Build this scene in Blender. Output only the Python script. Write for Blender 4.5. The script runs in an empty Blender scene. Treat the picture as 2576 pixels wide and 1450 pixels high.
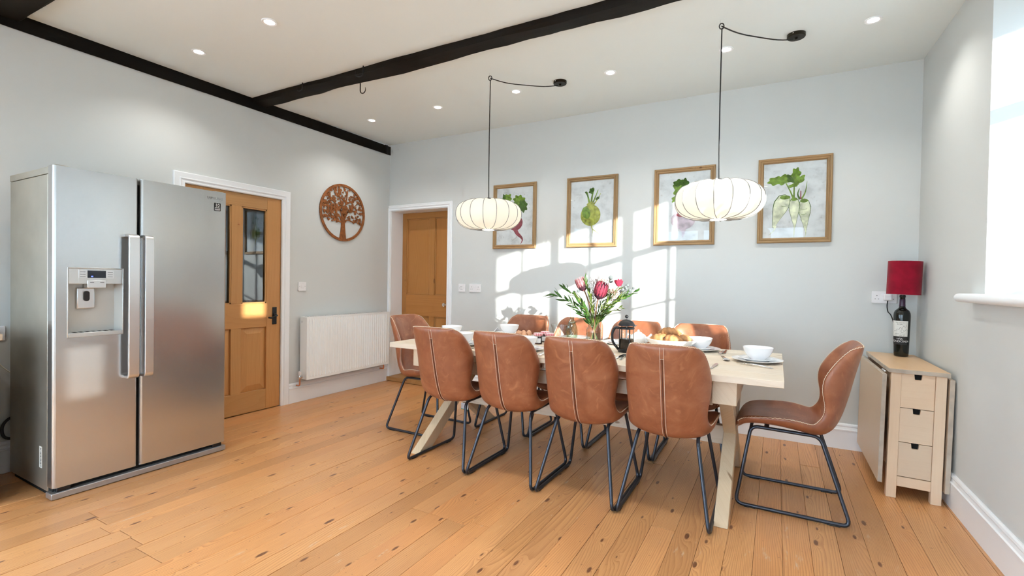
import bpy, math, random
from mathutils import Vector, Matrix
R = random.Random(7)
sc = bpy.context.scene
col = sc.collection
PI = math.pi

# ------------------------------------------------------------------ camera
def setup_camera():
    cd = bpy.data.cameras.new('camera'); co = bpy.data.objects.new('camera', cd); col.objects.link(co)
    yaw, pit, rol = 0.5035, -0.0140, 0.0162
    f = Vector((-math.sin(yaw)*math.cos(pit), math.cos(yaw)*math.cos(pit), math.sin(pit)))
    rt = Vector((math.cos(yaw), math.sin(yaw), 0)); up = rt.cross(f)
    r2 = rt*math.cos(rol)+up*math.sin(rol); u2 = -rt*math.sin(rol)+up*math.cos(rol)
    m = Matrix((r2, u2, -f)).transposed().to_4x4(); m.translation = Vector((4.0828, -4.3367, 1.2109))
    co.matrix_world = m
    cd.sensor_fit = 'HORIZONTAL'; cd.sensor_width = 36; cd.lens = 1208.85/2576*36; cd.clip_start = .05; cd.clip_end = 200
    sc.camera = co
setup_camera()
# ------------------------------------------------------------------ world, sun, exposure
W_ = bpy.data.worlds.new('sky'); sc.world = W_; W_.use_nodes = True
bgn = W_.node_tree.nodes['Background']; bgn.inputs[0].default_value = (.63, .81, 1, 1); bgn.inputs[1].default_value = 5.2
SUN = Vector((-.791, .571, -.221)).normalized()
sl = bpy.data.lights.new('sun', 'SUN'); so = bpy.data.objects.new('sun', sl); col.objects.link(so)
sl.energy = 9.5; sl.angle = math.radians(.55); sl.color = (1, .97, .92)
so.rotation_euler = SUN.to_track_quat('-Z', 'Y').to_euler(); so.location = (12, -9, 6)
vs = sc.view_settings; vs.view_transform = 'Standard'; vs.look = 'None'; vs.gamma = 1; vs.use_curve_mapping = False
vs.exposure = 0.80
sc.cycles.max_bounces = 7; sc.cycles.diffuse_bounces = 5; sc.cycles.glossy_bounces = 3; sc.cycles.use_adaptive_sampling = True; sc.cycles.adaptive_threshold = .12; sc.cycles.adaptive_min_samples = 12
sc.cycles.transparent_max_bounces = 12; sc.cycles.sample_clamp_indirect = 8; sc.cycles.caustics_reflective = False; sc.cycles.caustics_refractive = False
sc.cycles.use_denoising = True
def portal(name, loc, rot, sx, sy):
    l = bpy.data.lights.new(name, 'AREA'); l.shape = 'RECTANGLE'; l.size = sx; l.size_y = sy; l.cycles.is_portal = True
    o = bpy.data.objects.new(name, l); col.objects.link(o); o.location = loc; o.rotation_euler = rot

# ------------------------------------------------------------------ mesh helpers
class MB:
    def __init__(s): s.v = []; s.f = []; s.m = []
    def add(s, vs, fs, mi=0):
        b = len(s.v); s.v += [tuple(p) for p in vs]; s.f += [tuple(b+i for i in q) for q in fs]; s.m += [mi]*len(fs); return s
    def box(s, x0, x1, y0, y1, z0, z1, mi=0, M=None):
        vs = [(x0,y0,z0),(x1,y0,z0),(x1,y1,z0),(x0,y1,z0),(x0,y0,z1),(x1,y0,z1),(x1,y1,z1),(x0,y1,z1)]
        if M: vs = [M @ Vector(p) for p in vs]
        return s.add(vs, [(0,3,2,1),(4,5,6,7),(0,1,5,4),(1,2,6,5),(2,3,7,6),(3,0,4,7)], mi)
    def prism(s, poly, a, b, axis='y', mi=0, M=None):
        n = len(poly)
        def P(u, w, d): return {'x': (d,u,w), 'y': (u,d,w), 'z': (u,w,d)}[axis]
        vs = [P(u,w,a) for u,w in poly]+[P(u,w,b) for u,w in poly]
        if M: vs = [M @ Vector(p) for p in vs]
        return s.add(vs, [tuple(range(n))[::-1], tuple(range(n,2*n))]+[(i,(i+1)%n,n+(i+1)%n,n+i) for i in range(n)], mi)
    def lathe(s, prof, seg=32, c=(0,0,0), M=None, cap0=True, cap1=True, mi=0):
        n = len(prof); vs = []
        for r, z in prof:
            for k in range(seg):
                a = 2*PI*k/seg; vs.append((c[0]+r*math.cos(a), c[1]+r*math.sin(a), c[2]+z))
        if M: vs = [M @ Vector(p) for p in vs]
        fs = [(i*seg+k, i*seg+(k+1)%seg, (i+1)*seg+(k+1)%seg, (i+1)*seg+k) for i in range(n-1) for k in range(seg)]
        if cap0: fs.append(tuple(range(seg))[::-1])
        if cap1: fs.append(tuple((n-1)*seg+k for k in range(seg)))
        return s.add(vs, fs, mi)
    def tube(s, pts, r, seg=8, closed=False, mi=0):
        pts = [Vector(p) for p in pts]; n = len(pts); rr = r if isinstance(r, (list, tuple)) else [r]*n
        vs = []; nrm = None
        for i, p in enumerate(pts):
            a = pts[i-1] if (i or closed) else p; b = pts[(i+1) % n] if (i < n-1 or closed) else p
            t = (b-a)
            t = t.normalized() if t.length > 1e-9 else Vector((0,0,1))
            if nrm is None:
                nrm = t.orthogonal().normalized()
            else:
                nrm = nrm - t*nrm.dot(t); nrm = nrm.normalized() if nrm.length > 1e-6 else t.orthogonal().normalized()
            bn = t.cross(nrm)
            for k in range(seg):
                an = 2*PI*k/seg; vs.append(p+(nrm*math.cos(an)+bn*math.sin(an))*rr[i])
        fs = [(i*seg+k, i*seg+(k+1)%seg, ((i+1)%n)*seg+(k+1)%seg, ((i+1)%n)*seg+k) for i in range(n if closed else n-1) for k in range(seg)]
        if not closed: fs += [tuple(range(seg))[::-1], tuple((n-1)*seg+k for k in range(seg))]
        return s.add(vs, fs, mi)
    def build(s, name, mat, parent=None, smooth=0, bevel=0, seg=2, sub=0, loc=None, rot=None):
        me = bpy.data.meshes.new(name); me.from_pydata(s.v, [], s.f)
        mats = mat if isinstance(mat, (list, tuple)) else [mat]
        for m in mats: me.materials.append(m)
        if len(mats) > 1: me.polygons.foreach_set('material_index', s.m)
        if smooth:
            me.polygons.foreach_set('use_smooth', [True]*len(me.polygons))
            if smooth < 3: me.set_sharp_from_angle(angle=smooth)
        me.update()
        o = bpy.data.objects.new(name, me); col.objects.link(o)
        if parent: o.parent = parent
        if loc: o.location = loc
        if rot: o.rotation_euler = rot
        if bevel:
            b = o.modifiers.new('bevel', 'BEVEL'); b.width = bevel; b.segments = seg; b.limit_method = 'ANGLE'; b.angle_limit = math.radians(40)
            if not smooth: 
                me.polygons.foreach_set('use_smooth', [True]*len(me.polygons)); me.set_sharp_from_angle(angle=math.radians(35))
        if sub:
            b = o.modifiers.new('sub', 'SUBSURF'); b.levels = sub; b.render_levels = sub
        return o
def tag(o, label=None, cat=None, group=None, kind=None):
    if label: o['label'] = label
    if cat: o['category'] = cat
    if group: o['group'] = group
    if kind: o['kind'] = kind
    return o
def empty(name, loc=(0,0,0), rz=0, label=None, cat=None, group=None, kind=None, rot=None):
    o = bpy.data.objects.new(name, None); col.objects.link(o); o.location = loc; o.rotation_euler = rot or (0,0,rz); o.empty_display_size = .05
    return tag(o, label, cat, group, kind)
def copy_tree(o, parent=None):
    c = o.copy(); col.objects.link(c); c.parent = parent
    for ch in list(o.children): copy_tree(ch, c)
    return c
def instance(src, name, parent, loc, rot=(0,0,0), scale=(1,1,1)):
    o = bpy.data.objects.new(name, src.data); col.objects.link(o); o.parent = parent; o.location = loc; o.rotation_euler = rot; o.scale = scale
    return o
def catmull(P, n):
    out = []; m = len(P)
    for i in range(m-1):
        p0, p1, p2, p3 = P[max(i-1,0)], P[i], P[i+1], P[min(i+2,m-1)]
        for k in range(n):
            t = k/n
            out.append(tuple(.5*(2*b+(c-a)*t+(2*a-5*b+4*c-d)*t*t+(3*b-a-3*c+d)*t**3) for a, b, c, d in zip(p0,p1,p2,p3)))
    out.append(tuple(P[-1])); return out
def rounded(pts, r, n=6, closed=False):
    pts = [Vector(p) for p in pts]; out = []; m = len(pts)
    for i, p in enumerate(pts):
        if not closed and i in (0, m-1): out.append(p); continue
        a = (pts[i-1]-p); b = (pts[(i+1) % m]-p); d = min(r, a.length*.45, b.length*.45)
        a = p+a.normalized()*d; b = p+b.normalized()*d
        for k in range(n+1):
            t = k/n; out.append(a*(1-t)**2+p*2*t*(1-t)+b*t*t)
    return out
def rrect(x0, x1, y0, y1, r, n=5):
    o = []
    for cx, cy, a0 in ((x1-r,y1-r,0),(x0+r,y1-r,PI/2),(x0+r,y0+r,PI),(x1-r,y0+r,1.5*PI)):
        for k in range(n+1):
            a = a0+PI/2*k/n; o.append((cx+r*math.cos(a), cy+r*math.sin(a)))
    return o
def text_mb(body, size, ext=.0):
    cu = bpy.data.curves.new('t', 'FONT'); cu.body = body; cu.size = size; cu.align_x = 'CENTER'; cu.resolution_u = 2
    ob = bpy.data.objects.new('t', cu); col.objects.link(ob)
    dg = bpy.context.evaluated_depsgraph_get(); me = bpy.data.meshes.new_from_object(ob.evaluated_get(dg))
    v = [tuple(p.co) for p in me.vertices]; f = [tuple(q.vertices) for q in me.polygons]
    bpy.data.objects.remove(ob); bpy.data.meshes.remove(me)
    return v, f

# ------------------------------------------------------------------ materials
def nt(name):
    m = bpy.data.materials.new(name); m.use_nodes = True; t = m.node_tree; return m, t, t.nodes['Principled BSDF']
def N(t, ty, **k):
    n = t.nodes.new(ty)
    for a, b in k.items():
        if a.startswith('i_'):
            n.inputs[int(a[2:])].default_value = b
        else: setattr(n, a, b)
    return n
def L(t, a, b): t.links.new(a, b)
def ramp(t, fac, stops):
    n = N(t, 'ShaderNodeValToRGB'); e = n.color_ramp.elements
    while len(e) < len(stops): e.new(.5)
    for q, (p, c) in zip(e, stops): q.position = p; q.color = (*c, 1) if len(c) == 3 else c
    L(t, fac, n.inputs[0]); return n.outputs[0]
def mixc(t, fac, a, b, mode='MIX'):
    n = N(t, 'ShaderNodeMix', data_type='RGBA', blend_type=mode)
    for s, v in ((n.inputs[0], fac), (n.inputs[6], a), (n.inputs[7], b)):
        if hasattr(v, 'is_linked'): L(t, v, s)
        else: s.default_value = v if not isinstance(v, tuple) else (*v, 1)[:4]
    return n.outputs[2]
def mth(t, op, a, b=None, c=None, clamp=False):
    n = N(t, 'ShaderNodeMath', operation=op); n.use_clamp = clamp
    for s, v in zip(n.inputs, (a, b, c)):
        if v is None: continue
        if hasattr(v, 'is_linked'): L(t, v, s)
        else: s.default_value = v
    return n.outputs[0]
def mat(name, c, rough=.5, metal=0, spec=.5, coat=0, bump=0, bscale=60, var=0, trans=0, ior=1.45, sheen=0, emit=None, estr=0):
    m, t, b = nt(name)
    b.inputs['Base Color'].default_value = (*c, 1); b.inputs['Roughness'].default_value = rough; b.inputs['Metallic'].default_value = metal
    b.inputs['Specular IOR Level'].default_value = spec; b.inputs['Coat Weight'].default_value = coat; b.inputs['IOR'].default_value = ior
    if trans: b.inputs['Transmission Weight'].default_value = trans
    if sheen: b.inputs['Sheen Weight'].default_value = sheen
    if emit: b.inputs['Emission Color'].default_value = (*emit, 1); b.inputs['Emission Strength'].default_value = estr
    if bump or var:
        tc = N(t, 'ShaderNodeTexCoord'); n = N(t, 'ShaderNodeTexNoise'); n.inputs['Scale'].default_value = bscale; n.inputs['Detail'].default_value = 4
        L(t, tc.outputs['Object'], n.inputs['Vector'])
        if bump:
            bp = N(t, 'ShaderNodeBump'); bp.inputs['Strength'].default_value = bump; bp.inputs['Distance'].default_value = .002
            L(t, n.outputs[0], bp.inputs['Height']); L(t, bp.outputs[0], b.inputs['Normal'])
        if var:
            r = ramp(t, n.outputs[0], [(.3, tuple(x*(1-var) for x in c)), (.7, tuple(min(1, x*(1+var)) for x in c))]); L(t, r, b.inputs['Base Color'])
    return m
def thin_glass(name, tint=(1,1,1), ior=1.5, rough=0.0, edge=None):
    m, t, b = nt(name); t.nodes.remove(b)
    lw = N(t, 'ShaderNodeLayerWeight'); lw.inputs[0].default_value = .5; f0 = ((ior-1)/(ior+1))**2
    fr = N(t, 'ShaderNodeMath', operation='MULTIPLY_ADD'); L(t, mth(t, 'POWER', lw.outputs['Facing'], 5.0), fr.inputs[0]); fr.inputs[1].default_value = 1-f0; fr.inputs[2].default_value = f0
    tr = N(t, 'ShaderNodeBsdfTransparent'); tr.inputs[0].default_value = (*tint, 1)
    if edge: L(t, mixc(t, mth(t, 'POWER', lw.outputs['Facing'], 2.2), tint, edge), tr.inputs[0])
    gl = N(t, 'ShaderNodeBsdfGlossy'); gl.inputs['Roughness'].default_value = rough
    mx = N(t, 'ShaderNodeMixShader'); L(t, fr.outputs[0], mx.inputs[0]); L(t, tr.outputs[0], mx.inputs[1]); L(t, gl.outputs[0], mx.inputs[2])
    L(t, mx.outputs[0], t.nodes['Material Output'].inputs[0]); return m
def wood(name, c1, c2, cd, along='x', across=None, ring=28, rough=.45, knots=.5, knotc=(.12,.05,.02), rand=True, world=False, worn=0, coat=0, warp=.5, kscale=(8.8, 3.0), strength=.55, spec=.4, knotb=.85, vary=((.80,.80,.80),(1,1,1),(1.0,.93,.86))):
    """grained wood: rings stretched along one axis, fibres, knots with the grain flowing round them, piece to piece variation"""
    m, t, b = nt(name)
    tc = N(t, 'ShaderNodeTexCoord'); geo = N(t, 'ShaderNodeNewGeometry'); oi = N(t, 'ShaderNodeObjectInfo')
    src = geo.outputs['Position'] if world else tc.outputs['Object']
    sx = N(t, 'ShaderNodeSeparateXYZ'); L(t, src, sx.inputs[0])
    o = {'x': ('Y','Z','X'), 'y': ('X','Z','Y'), 'z': ('X','Y','Z')}[along]
    u = mth(t, 'ADD', sx.outputs[o[0]], mth(t, 'MULTIPLY', sx.outputs[o[1]], .8)); v = sx.outputs[o[2]]
    rnd = mth(t, 'MULTIPLY', oi.outputs['Random'], 37.0 if rand else 0.0)
    def vec(a, bb):
        c = N(t, 'ShaderNodeCombineXYZ'); L(t, mth(t, 'MULTIPLY', u, a), c.inputs[0]); L(t, mth(t, 'MULTIPLY', v, bb), c.inputs[1]); L(t, rnd, c.inputs[2]); return c.outputs[0]
    n1 = N(t, 'ShaderNodeTexNoise'); n1.inputs['Scale'].default_value = 1; n1.inputs['Detail'].default_value = 1.2; L(t, vec(4.5, .45), n1.inputs['Vector'])
    vo = N(t, 'ShaderNodeTexVoronoi', voronoi_dimensions='2D'); vo.inputs['Scale'].default_value = 1
    kc = N(t, 'ShaderNodeCombineXYZ'); L(t, mth(t, 'MULTIPLY_ADD', u, kscale[0], mth(t, 'MULTIPLY', rnd, 3.7)), kc.inputs[0]); L(t, mth(t, 'MULTIPLY_ADD', v, kscale[1], rnd), kc.inputs[1]); L(t, kc.outputs[0], vo.inputs['Vector'])
    kd = vo.outputs['Distance']; sepc = N(t, 'ShaderNodeSeparateColor'); L(t, vo.outputs['Color'], sepc.inputs[0])
    has = mth(t, 'LESS_THAN', sepc.outputs[0], knots)
    flow = mth(t, 'MULTIPLY', has, mth(t, 'POWER', 2.718, mth(t, 'MULTIPLY', kd, -9.0)))
    ph = mth(t, 'ADD', mth(t, 'ADD', mth(t, 'MULTIPLY', u, ring), mth(t, 'MULTIPLY', n1.outputs[0], ring*warp)), mth(t, 'MULTIPLY', flow, 5.0))
    rg = mth(t, 'FRACT', mth(t, 'ADD', ph, rnd)); rg = mth(t, 'POWER', rg, 2.2)
    nf = N(t, 'ShaderNodeTexNoise'); nf.inputs['Scale'].default_value = 1; nf.inputs['Detail'].default_value = 5; L(t, vec(260, 7), nf.inputs['Vector'])
    fb = mth(t, 'ADD', mth(t, 'MULTIPLY', rg, strength), mth(t, 'MULTIPLY', mth(t, 'SUBTRACT', nf.outputs[0], .5), .9), clamp=True)
    c = mixc(t, fb, c1, c2)
    nl = N(t, 'ShaderNodeTexNoise'); nl.inputs['Scale'].default_value = 1; nl.inputs['Detail'].default_value = 2; L(t, vec(3, 1.2), nl.inputs['Vector'])
    c = mixc(t, mth(t, 'MULTIPLY', mth(t, 'SUBTRACT', nl.outputs[0], .35, clamp=True), 1.1), c, cd)
    if rand:
        c = mixc(t, 1.0, c, ramp(t, oi.outputs['Random'], [(0,vary[0]),(.5,vary[1]),(1,vary[2])]), 'MULTIPLY')
    if knots:
        kr = mth(t, 'MULTIPLY', has, mth(t, 'SUBTRACT', 1.0, mth(t, 'MULTIPLY', mth(t, 'SUBTRACT', kd, mth(t, 'MULTIPLY', sepc.outputs[1], .07)), 26.0), clamp=True), clamp=True)
        c = mixc(t, mth(t, 'MULTIPLY', kr, .85), c, knotc)
    if worn:
        nw = N(t, 'ShaderNodeTexNoise'); nw.inputs['Scale'].default_value = 1; nw.inputs['Detail'].default_value = 6; nw.inputs['Roughness'].default_value = .7; L(t, vec(26, 5), nw.inputs['Vector'])
        nq = N(t, 'ShaderNodeTexNoise'); nq.inputs['Scale'].default_value = .9; L(t, src, nq.inputs['Vector'])
        wf = mth(t, 'MULTIPLY', ramp(t, nw.outputs[0], [(.62,(0,0,0)),(.72,(1,1,1))]), ramp(t, nq.outputs[0], [(.48,(0,0,0)),(.66,(1,1,1))]))
        c = mixc(t, mth(t, 'MULTIPLY', wf, worn), c, (.62,.52,.40))
        ns = N(t, 'ShaderNodeTexNoise'); ns.inputs['Scale'].default_value = 55; ns.inputs['Detail'].default_value = 2; L(t, src, ns.inputs['Vector'])
        c = mixc(t, mth(t, 'MULTIPLY', ramp(t, ns.outputs[0], [(.70,(0,0,0)),(.74,(1,1,1))]), .5), c, knotc)
    L(t, c, b.inputs['Base Color'])
    b.inputs['Roughness'].default_value = rough; b.inputs['Coat Weight'].default_value = coat; b.inputs['Coat Roughness'].default_value = .2; b.inputs['Specular IOR Level'].default_value = spec
    bp = N(t, 'ShaderNodeBump'); bp.inputs['Strength'].default_value = .25; bp.inputs['Distance'].default_value = .0015; L(t, fb, bp.inputs['Height']); L(t, bp.outputs[0], b.inputs['Normal'])
    return m
def leather_mat():
    m, t, b = nt('tan_leather'); tc = N(t, 'ShaderNodeTexCoord'); oi = N(t, 'ShaderNodeObjectInfo')
    ad = N(t, 'ShaderNodeVectorMath', operation='ADD'); L(t, tc.outputs['Object'], ad.inputs[0]); L(t, oi.outputs['Random'], ad.inputs[1])
    n = N(t, 'ShaderNodeTexNoise'); n.inputs['Scale'].default_value = 9; n.inputs['Detail'].default_value = 6; n.inputs['Roughness'].default_value = .6; n.inputs['Distortion'].default_value = .8; L(t, ad.outputs[0], n.inputs['Vector'])
    c = ramp(t, n.outputs[0], [(.25,(.21,.066,.028)),(.5,(.29,.098,.043)),(.75,(.37,.145,.070))])
    mp = N(t, 'ShaderNodeMapping'); mp.inputs['Rotation'].default_value = (.5,.7,.9); mp.inputs['Scale'].default_value = (14,60,9); L(t, ad.outputs[0], mp.inputs[0])
    n2 = N(t, 'ShaderNodeTexNoise'); n2.inputs['Scale'].default_value = 1; n2.inputs['Detail'].default_value = 3; n2.inputs['Distortion'].default_value = 1.2; L(t, mp.outputs[0], n2.inputs['Vector'])
    c = mixc(t, mth(t, 'MULTIPLY', ramp(t, n2.outputs[0], [(.60,(0,0,0)),(.72,(1,1,1))]), .35), c, (.55,.23,.11))
    L(t, c, b.inputs['Base Color']); b.inputs['Roughness'].default_value = .40; b.inputs['Specular IOR Level'].default_value = .5; b.inputs['Coat Weight'].default_value = .18; b.inputs['Coat Roughness'].default_value = .3
    n3 = N(t, 'ShaderNodeTexVoronoi'); n3.inputs['Scale'].default_value = 420; L(t, tc.outputs['Object'], n3.inputs['Vector'])
    bp = N(t, 'ShaderNodeBump'); bp.inputs['Strength'].default_value = .12; bp.inputs['Distance'].default_value = .001; L(t, n3.outputs[0], bp.inputs['Height']); L(t, bp.outputs[0], b.inputs['Normal'])
    return m
def steel_mat():
    m, t, b = nt('brushed_steel'); tc = N(t, 'ShaderNodeTexCoord')
    b.inputs['Base Color'].default_value = (.58,.585,.585,1); b.inputs['Metallic'].default_value = .90; b.inputs['Roughness'].default_value = .21
    mp = N(t, 'ShaderNodeMapping'); mp.inputs['Scale'].default_value = (3, 2, 900); L(t, tc.outputs['Object'], mp.inputs[0])
    n = N(t, 'ShaderNodeTexNoise'); n.inputs['Scale'].default_value = 1; n.inputs['Detail'].default_value = 2; L(t, mp.outputs[0], n.inputs['Vector'])
    n2 = N(t, 'ShaderNodeTexNoise'); n2.inputs['Scale'].default_value = 2.2; n2.inputs['Detail'].default_value = 1; L(t, tc.outputs['Object'], n2.inputs['Vector'])
    b1 = N(t, 'ShaderNodeBump'); b1.inputs['Strength'].default_value = .10; b1.inputs['Distance'].default_value = .02; L(t, n2.outputs[0], b1.inputs['Height'])
    b2 = N(t, 'ShaderNodeBump'); b2.inputs['Strength'].default_value = .10; b2.inputs['Distance'].default_value = .0006; L(t, n.outputs[0], b2.inputs['Height']); L(t, b1.outputs[0], b2.inputs['Normal'])
    L(t, b2.outputs[0], b.inputs['Normal'])
    return m
def paper_mat(name, c):
    m, t, b = nt(name); tc = N(t, 'ShaderNodeTexCoord'); oi = N(t, 'ShaderNodeObjectInfo')
    ad = N(t, 'ShaderNodeVectorMath', operation='ADD'); L(t, tc.outputs['Object'], ad.inputs[0]); L(t, oi.outputs['Random'], ad.inputs[1])
    n = N(t, 'ShaderNodeTexNoise'); n.inputs['Scale'].default_value = 9; n.inputs['Detail'].default_value = 6; n.inputs['Roughness'].default_value = .62; L(t, ad.outputs[0], n.inputs['Vector'])
    cc = ramp(t, n.outputs[0], [(.3, tuple(x*.72 for x in c)), (.5, c), (.72, tuple(min(1,x*1.12) for x in c))])
    n2 = N(t, 'ShaderNodeTexNoise'); n2.inputs['Scale'].default_value = 45; n2.inputs['Detail'].default_value = 3; L(t, ad.outputs[0], n2.inputs['Vector'])
    cc = mixc(t, mth(t, 'MULTIPLY', ramp(t, n2.outputs[0], [(.64,(0,0,0)),(.72,(1,1,1))]), .35), cc, (.30,.25,.22))
    L(t, cc, b.inputs['Base Color']); b.inputs['Roughness'].default_value = .8; return m
def silk_mat():
    m, t, b = nt('pendant_silk'); t.nodes.remove(b)
    d = N(t, 'ShaderNodeBsdfDiffuse'); d.inputs[0].default_value = (.74,.72,.66,1); tr = N(t, 'ShaderNodeBsdfTranslucent'); tr.inputs[0].default_value = (.74,.71,.64,1)
    mx = N(t, 'ShaderNodeMixShader'); mx.inputs[0].default_value = .5; L(t, d.outputs[0], mx.inputs[1]); L(t, tr.outputs[0], mx.inputs[2])
    e = N(t, 'ShaderNodeEmission'); e.inputs[0].default_value = (1,.92,.78,1); e.inputs[1].default_value = .13
    ad = N(t, 'ShaderNodeAddShader'); L(t, mx.outputs[0], ad.inputs[0]); L(t, e.outputs[0], ad.inputs[1]); L(t, ad.outputs[0], t.nodes['Material Output'].inputs[0]); m.cycles.emission_sampling = 'NONE'; return m
def emit_mat(name, c, s):
    m, t, b = nt(name); t.nodes.remove(b); e = N(t, 'ShaderNodeEmission'); e.inputs[0].default_value = (*c,1); e.inputs[1].default_value = s
    L(t, e.outputs[0], t.nodes['Material Output'].inputs[0]); m.cycles.emission_sampling = 'NONE'; return m
def gingham_mat():
    m, t, b = nt('gingham_lid'); tc = N(t, 'ShaderNodeTexCoord'); s = N(t, 'ShaderNodeSeparateXYZ'); L(t, tc.outputs['Object'], s.inputs[0])
    ang = mth(t, 'MULTIPLY', mth(t, 'ARCTAN2', s.outputs[1], s.outputs[0]), 3.2)
    def st(x, k): return mth(t, 'GREATER_THAN', mth(t, 'FRACT', mth(t, 'MULTIPLY', x, k)), .5)
    side = mth(t, 'MULTIPLY', mth(t, 'ADD', st(ang, .8), st(s.outputs[2], 90)), .5)
    L(t, ramp(t, side, [(0,(.85,.82,.82)),(.5,(.75,.35,.38)),(1,(.5,.03,.06))]), b.inputs['Base Color']); b.inputs['Roughness'].default_value = .3; return m

wall_m = mat('wall_paint', (.64,.66,.65), .75, spec=.25)
ceil_m = mat('ceiling_paint', (.80,.86,.86), .85, spec=.15)
trim_m = mat('white_gloss_paint', (.86,.885,.91), .35)
floor_m = wood('floor_pine', (.72,.375,.155), (.40,.155,.048), (.45,.22,.105), along='y', ring=95, rough=.36, knots=.5, knotc=(.11,.035,.018), world=True, worn=.8, warp=.30, coat=.12, strength=.62, knotb=.85, vary=((.82,.80,.78),(1,1,1),(1.0,.91,.83)))
gap_m = mat('floor_gap', (.05,.03,.02), .9)
oak_m = wood('oak_door_wood', (.56,.30,.115), (.46,.225,.075), (.50,.26,.09), along='z', ring=40, rough=.42, knots=0, warp=.35, strength=.35)
oakh_m = wood('oak_rail_wood', (.56,.30,.115), (.46,.225,.075), (.50,.26,.09), along='y', ring=40, rough=.42, knots=0, warp=.35, strength=.35)
pined_m = wood('pine_door_wood', (.50,.23,.065), (.38,.155,.035), (.42,.185,.05), along='z', ring=40, rough=.42, knots=.16, knotc=(.14,.05,.015), warp=.3, strength=.4)
pinedh_m = wood('pine_rail_wood', (.50,.23,.065), (.38,.155,.035), (.42,.185,.05), along='x', ring=40, rough=.42, knots=.1, knotc=(.14,.05,.015), warp=.3, strength=.4)
table_m = wood('bleached_pine', (.72,.64,.53), (.62,.52,.40), (.67,.61,.54), along='x', ring=40, rough=.55, knots=.2, knotc=(.25,.14,.07), warp=.5, strength=.6)
tabley_m = wood('bleached_pine_beam', (.68,.56,.42), (.57,.44,.30), (.60,.51,.41), along='y', ring=26, rough=.55, knots=.25, knotc=(.25,.14,.07), warp=.5, strength=.4)
tablez_m = wood('bleached_pine_leg', (.67,.53,.36), (.56,.41,.25), (.60,.50,.38), along='z', ring=30, rough=.55, knots=.2, knotc=(.25,.14,.07), warp=.5, strength=.4)
birch_m = wood('birch_wood', (.80,.63,.46), (.72,.54,.37), (.75,.59,.44), along='x', ring=30, rough=.4, knots=.05, knotc=(.35,.2,.1), warp=.25, strength=.2)
birchz_m = wood('birch_wood_upright', (.80,.63,.46), (.72,.54,.37), (.75,.59,.44), along='z', ring=30, rough=.4, knots=.05, knotc=(.35,.2,.1), warp=.25, strength=.2)
birchy_m = wood('birch_wood_top', (.76,.54,.33), (.68,.46,.26), (.71,.50,.31), along='y', ring=24, rough=.36, knots=.08, knotc=(.4,.24,.1), warp=.25, strength=.2)
birche_m = mat('birch_edge', (.50,.43,.35), .5, var=.18, bscale=14)
frame_m = wood('frame_wood', (.42,.27,.13), (.30,.17,.07), (.34,.21,.10), along='x', ring=60, rough=.55, knots=.05, warp=.3)
framez_m = wood('frame_wood_upright', (.42,.27,.13), (.30,.17,.07), (.34,.21,.10), along='z', ring=60, rough=.55, knots=.05, warp=.3)
trivet_m = wood('trivet_wood', (.20,.09,.035), (.13,.05,.02), (.15,.07,.03), along='x', ring=30, knots=0)
beam_m = wood('dark_beam', (.009,.0065,.0045), (.005,.0035,.0025), (.017,.011,.007), along='x', ring=20, rough=.6, knots=.2, knotc=(.003,.002,.002), strength=.6, spec=.12)
beamy_m = wood('dark_beam_long', (.006,.005,.004), (.004,.003,.002), (.010,.008,.005), along='y', ring=20, rough=.6, knots=0, spec=.12)
leather_m = leather_mat()
stitch_m = mat('cream_thread', (.80,.70,.55), .8)
groove_m = mat('seam_shadow', (.10,.03,.015), .7)
metal_m = mat('black_steel_tube', (.055,.060,.075), .34, .75)
steel_m = steel_mat()
steels_m = mat('satin_steel_side', (.47,.445,.385), .42, .8, var=.12, bscale=4)
handle_m = mat('satin_handle', (.74,.75,.76), .3, .9)
kick_m = mat('kick_steel', (.42,.42,.43), .4, .7)
recess_m = mat('silver_recess', (.55,.56,.54), .3, .25)
plasticg_m = mat('silver_plastic', (.62,.64,.64), .3, .6)
dark_m = mat('black_plastic', (.012,.012,.014), .35)
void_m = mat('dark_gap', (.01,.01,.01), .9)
white_m = mat('white_ceramic', (.86,.86,.87), .12, spec=.6)
plast_m = mat('white_plastic', (.82,.81,.82), .3)
rad_m = mat('radiator_enamel', (.88,.90,.89), .3)
chrome_m = mat('chrome', (.85,.85,.86), .12, 1)
cutl_m = mat('cutlery_steel', (.78,.78,.78), .16, 1)
copper_m = mat('copper_pipe', (.72,.33,.19), .3, 1)
iron_m = mat('black_iron', (.02,.02,.022), .4, .5, bump=.5, bscale=120)
rust_m = mat('rusted_steel', (.29,.10,.028), .75, .2, var=.35, bscale=40)
glass_m = thin_glass('window_glass', (.97,.985,.98)); pglass_m = thin_glass('picture_glass', (.97,.98,.98), 1.38)
dglass_m = thin_glass('door_glass', (.62,.68,.72), 2.0)
cglass_m = thin_glass('clear_glass', (.95,.97,.965), 1.6, .0, (.45,.52,.50))
yglass_m = thin_glass('pressed_glass', (.84,.88,.76), 1.75, .08, (.40,.45,.32))
water_m = thin_glass('water', (.84,.89,.86), 1.33, .0, (.55,.62,.58))
juice_m = mat('orange_juice', (.85,.58,.06), .3)
coffee_m = mat('coffee', (.012,.006,.003), .1)
jam_m = mat('dark_jam', (.03,.008,.010), .1)
jlabel_m = mat('jar_paper', (.82,.82,.84), .6)
ging_m = gingham_mat()
egg_m = mat('eggshell', (.62,.33,.19), .5, var=.1, bscale=30)
pastry_m = mat('baked_pastry', (.40,.19,.07), .6, var=.4, bscale=30, bump=1.0)
raisin_m = mat('raisin', (.03,.015,.012), .5)
velvet_m = mat('red_velvet', (.26,.004,.020), .85, spec=.2, var=.2, bscale=18, sheen=.12, emit=(.6,.01,.04), estr=0)
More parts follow.
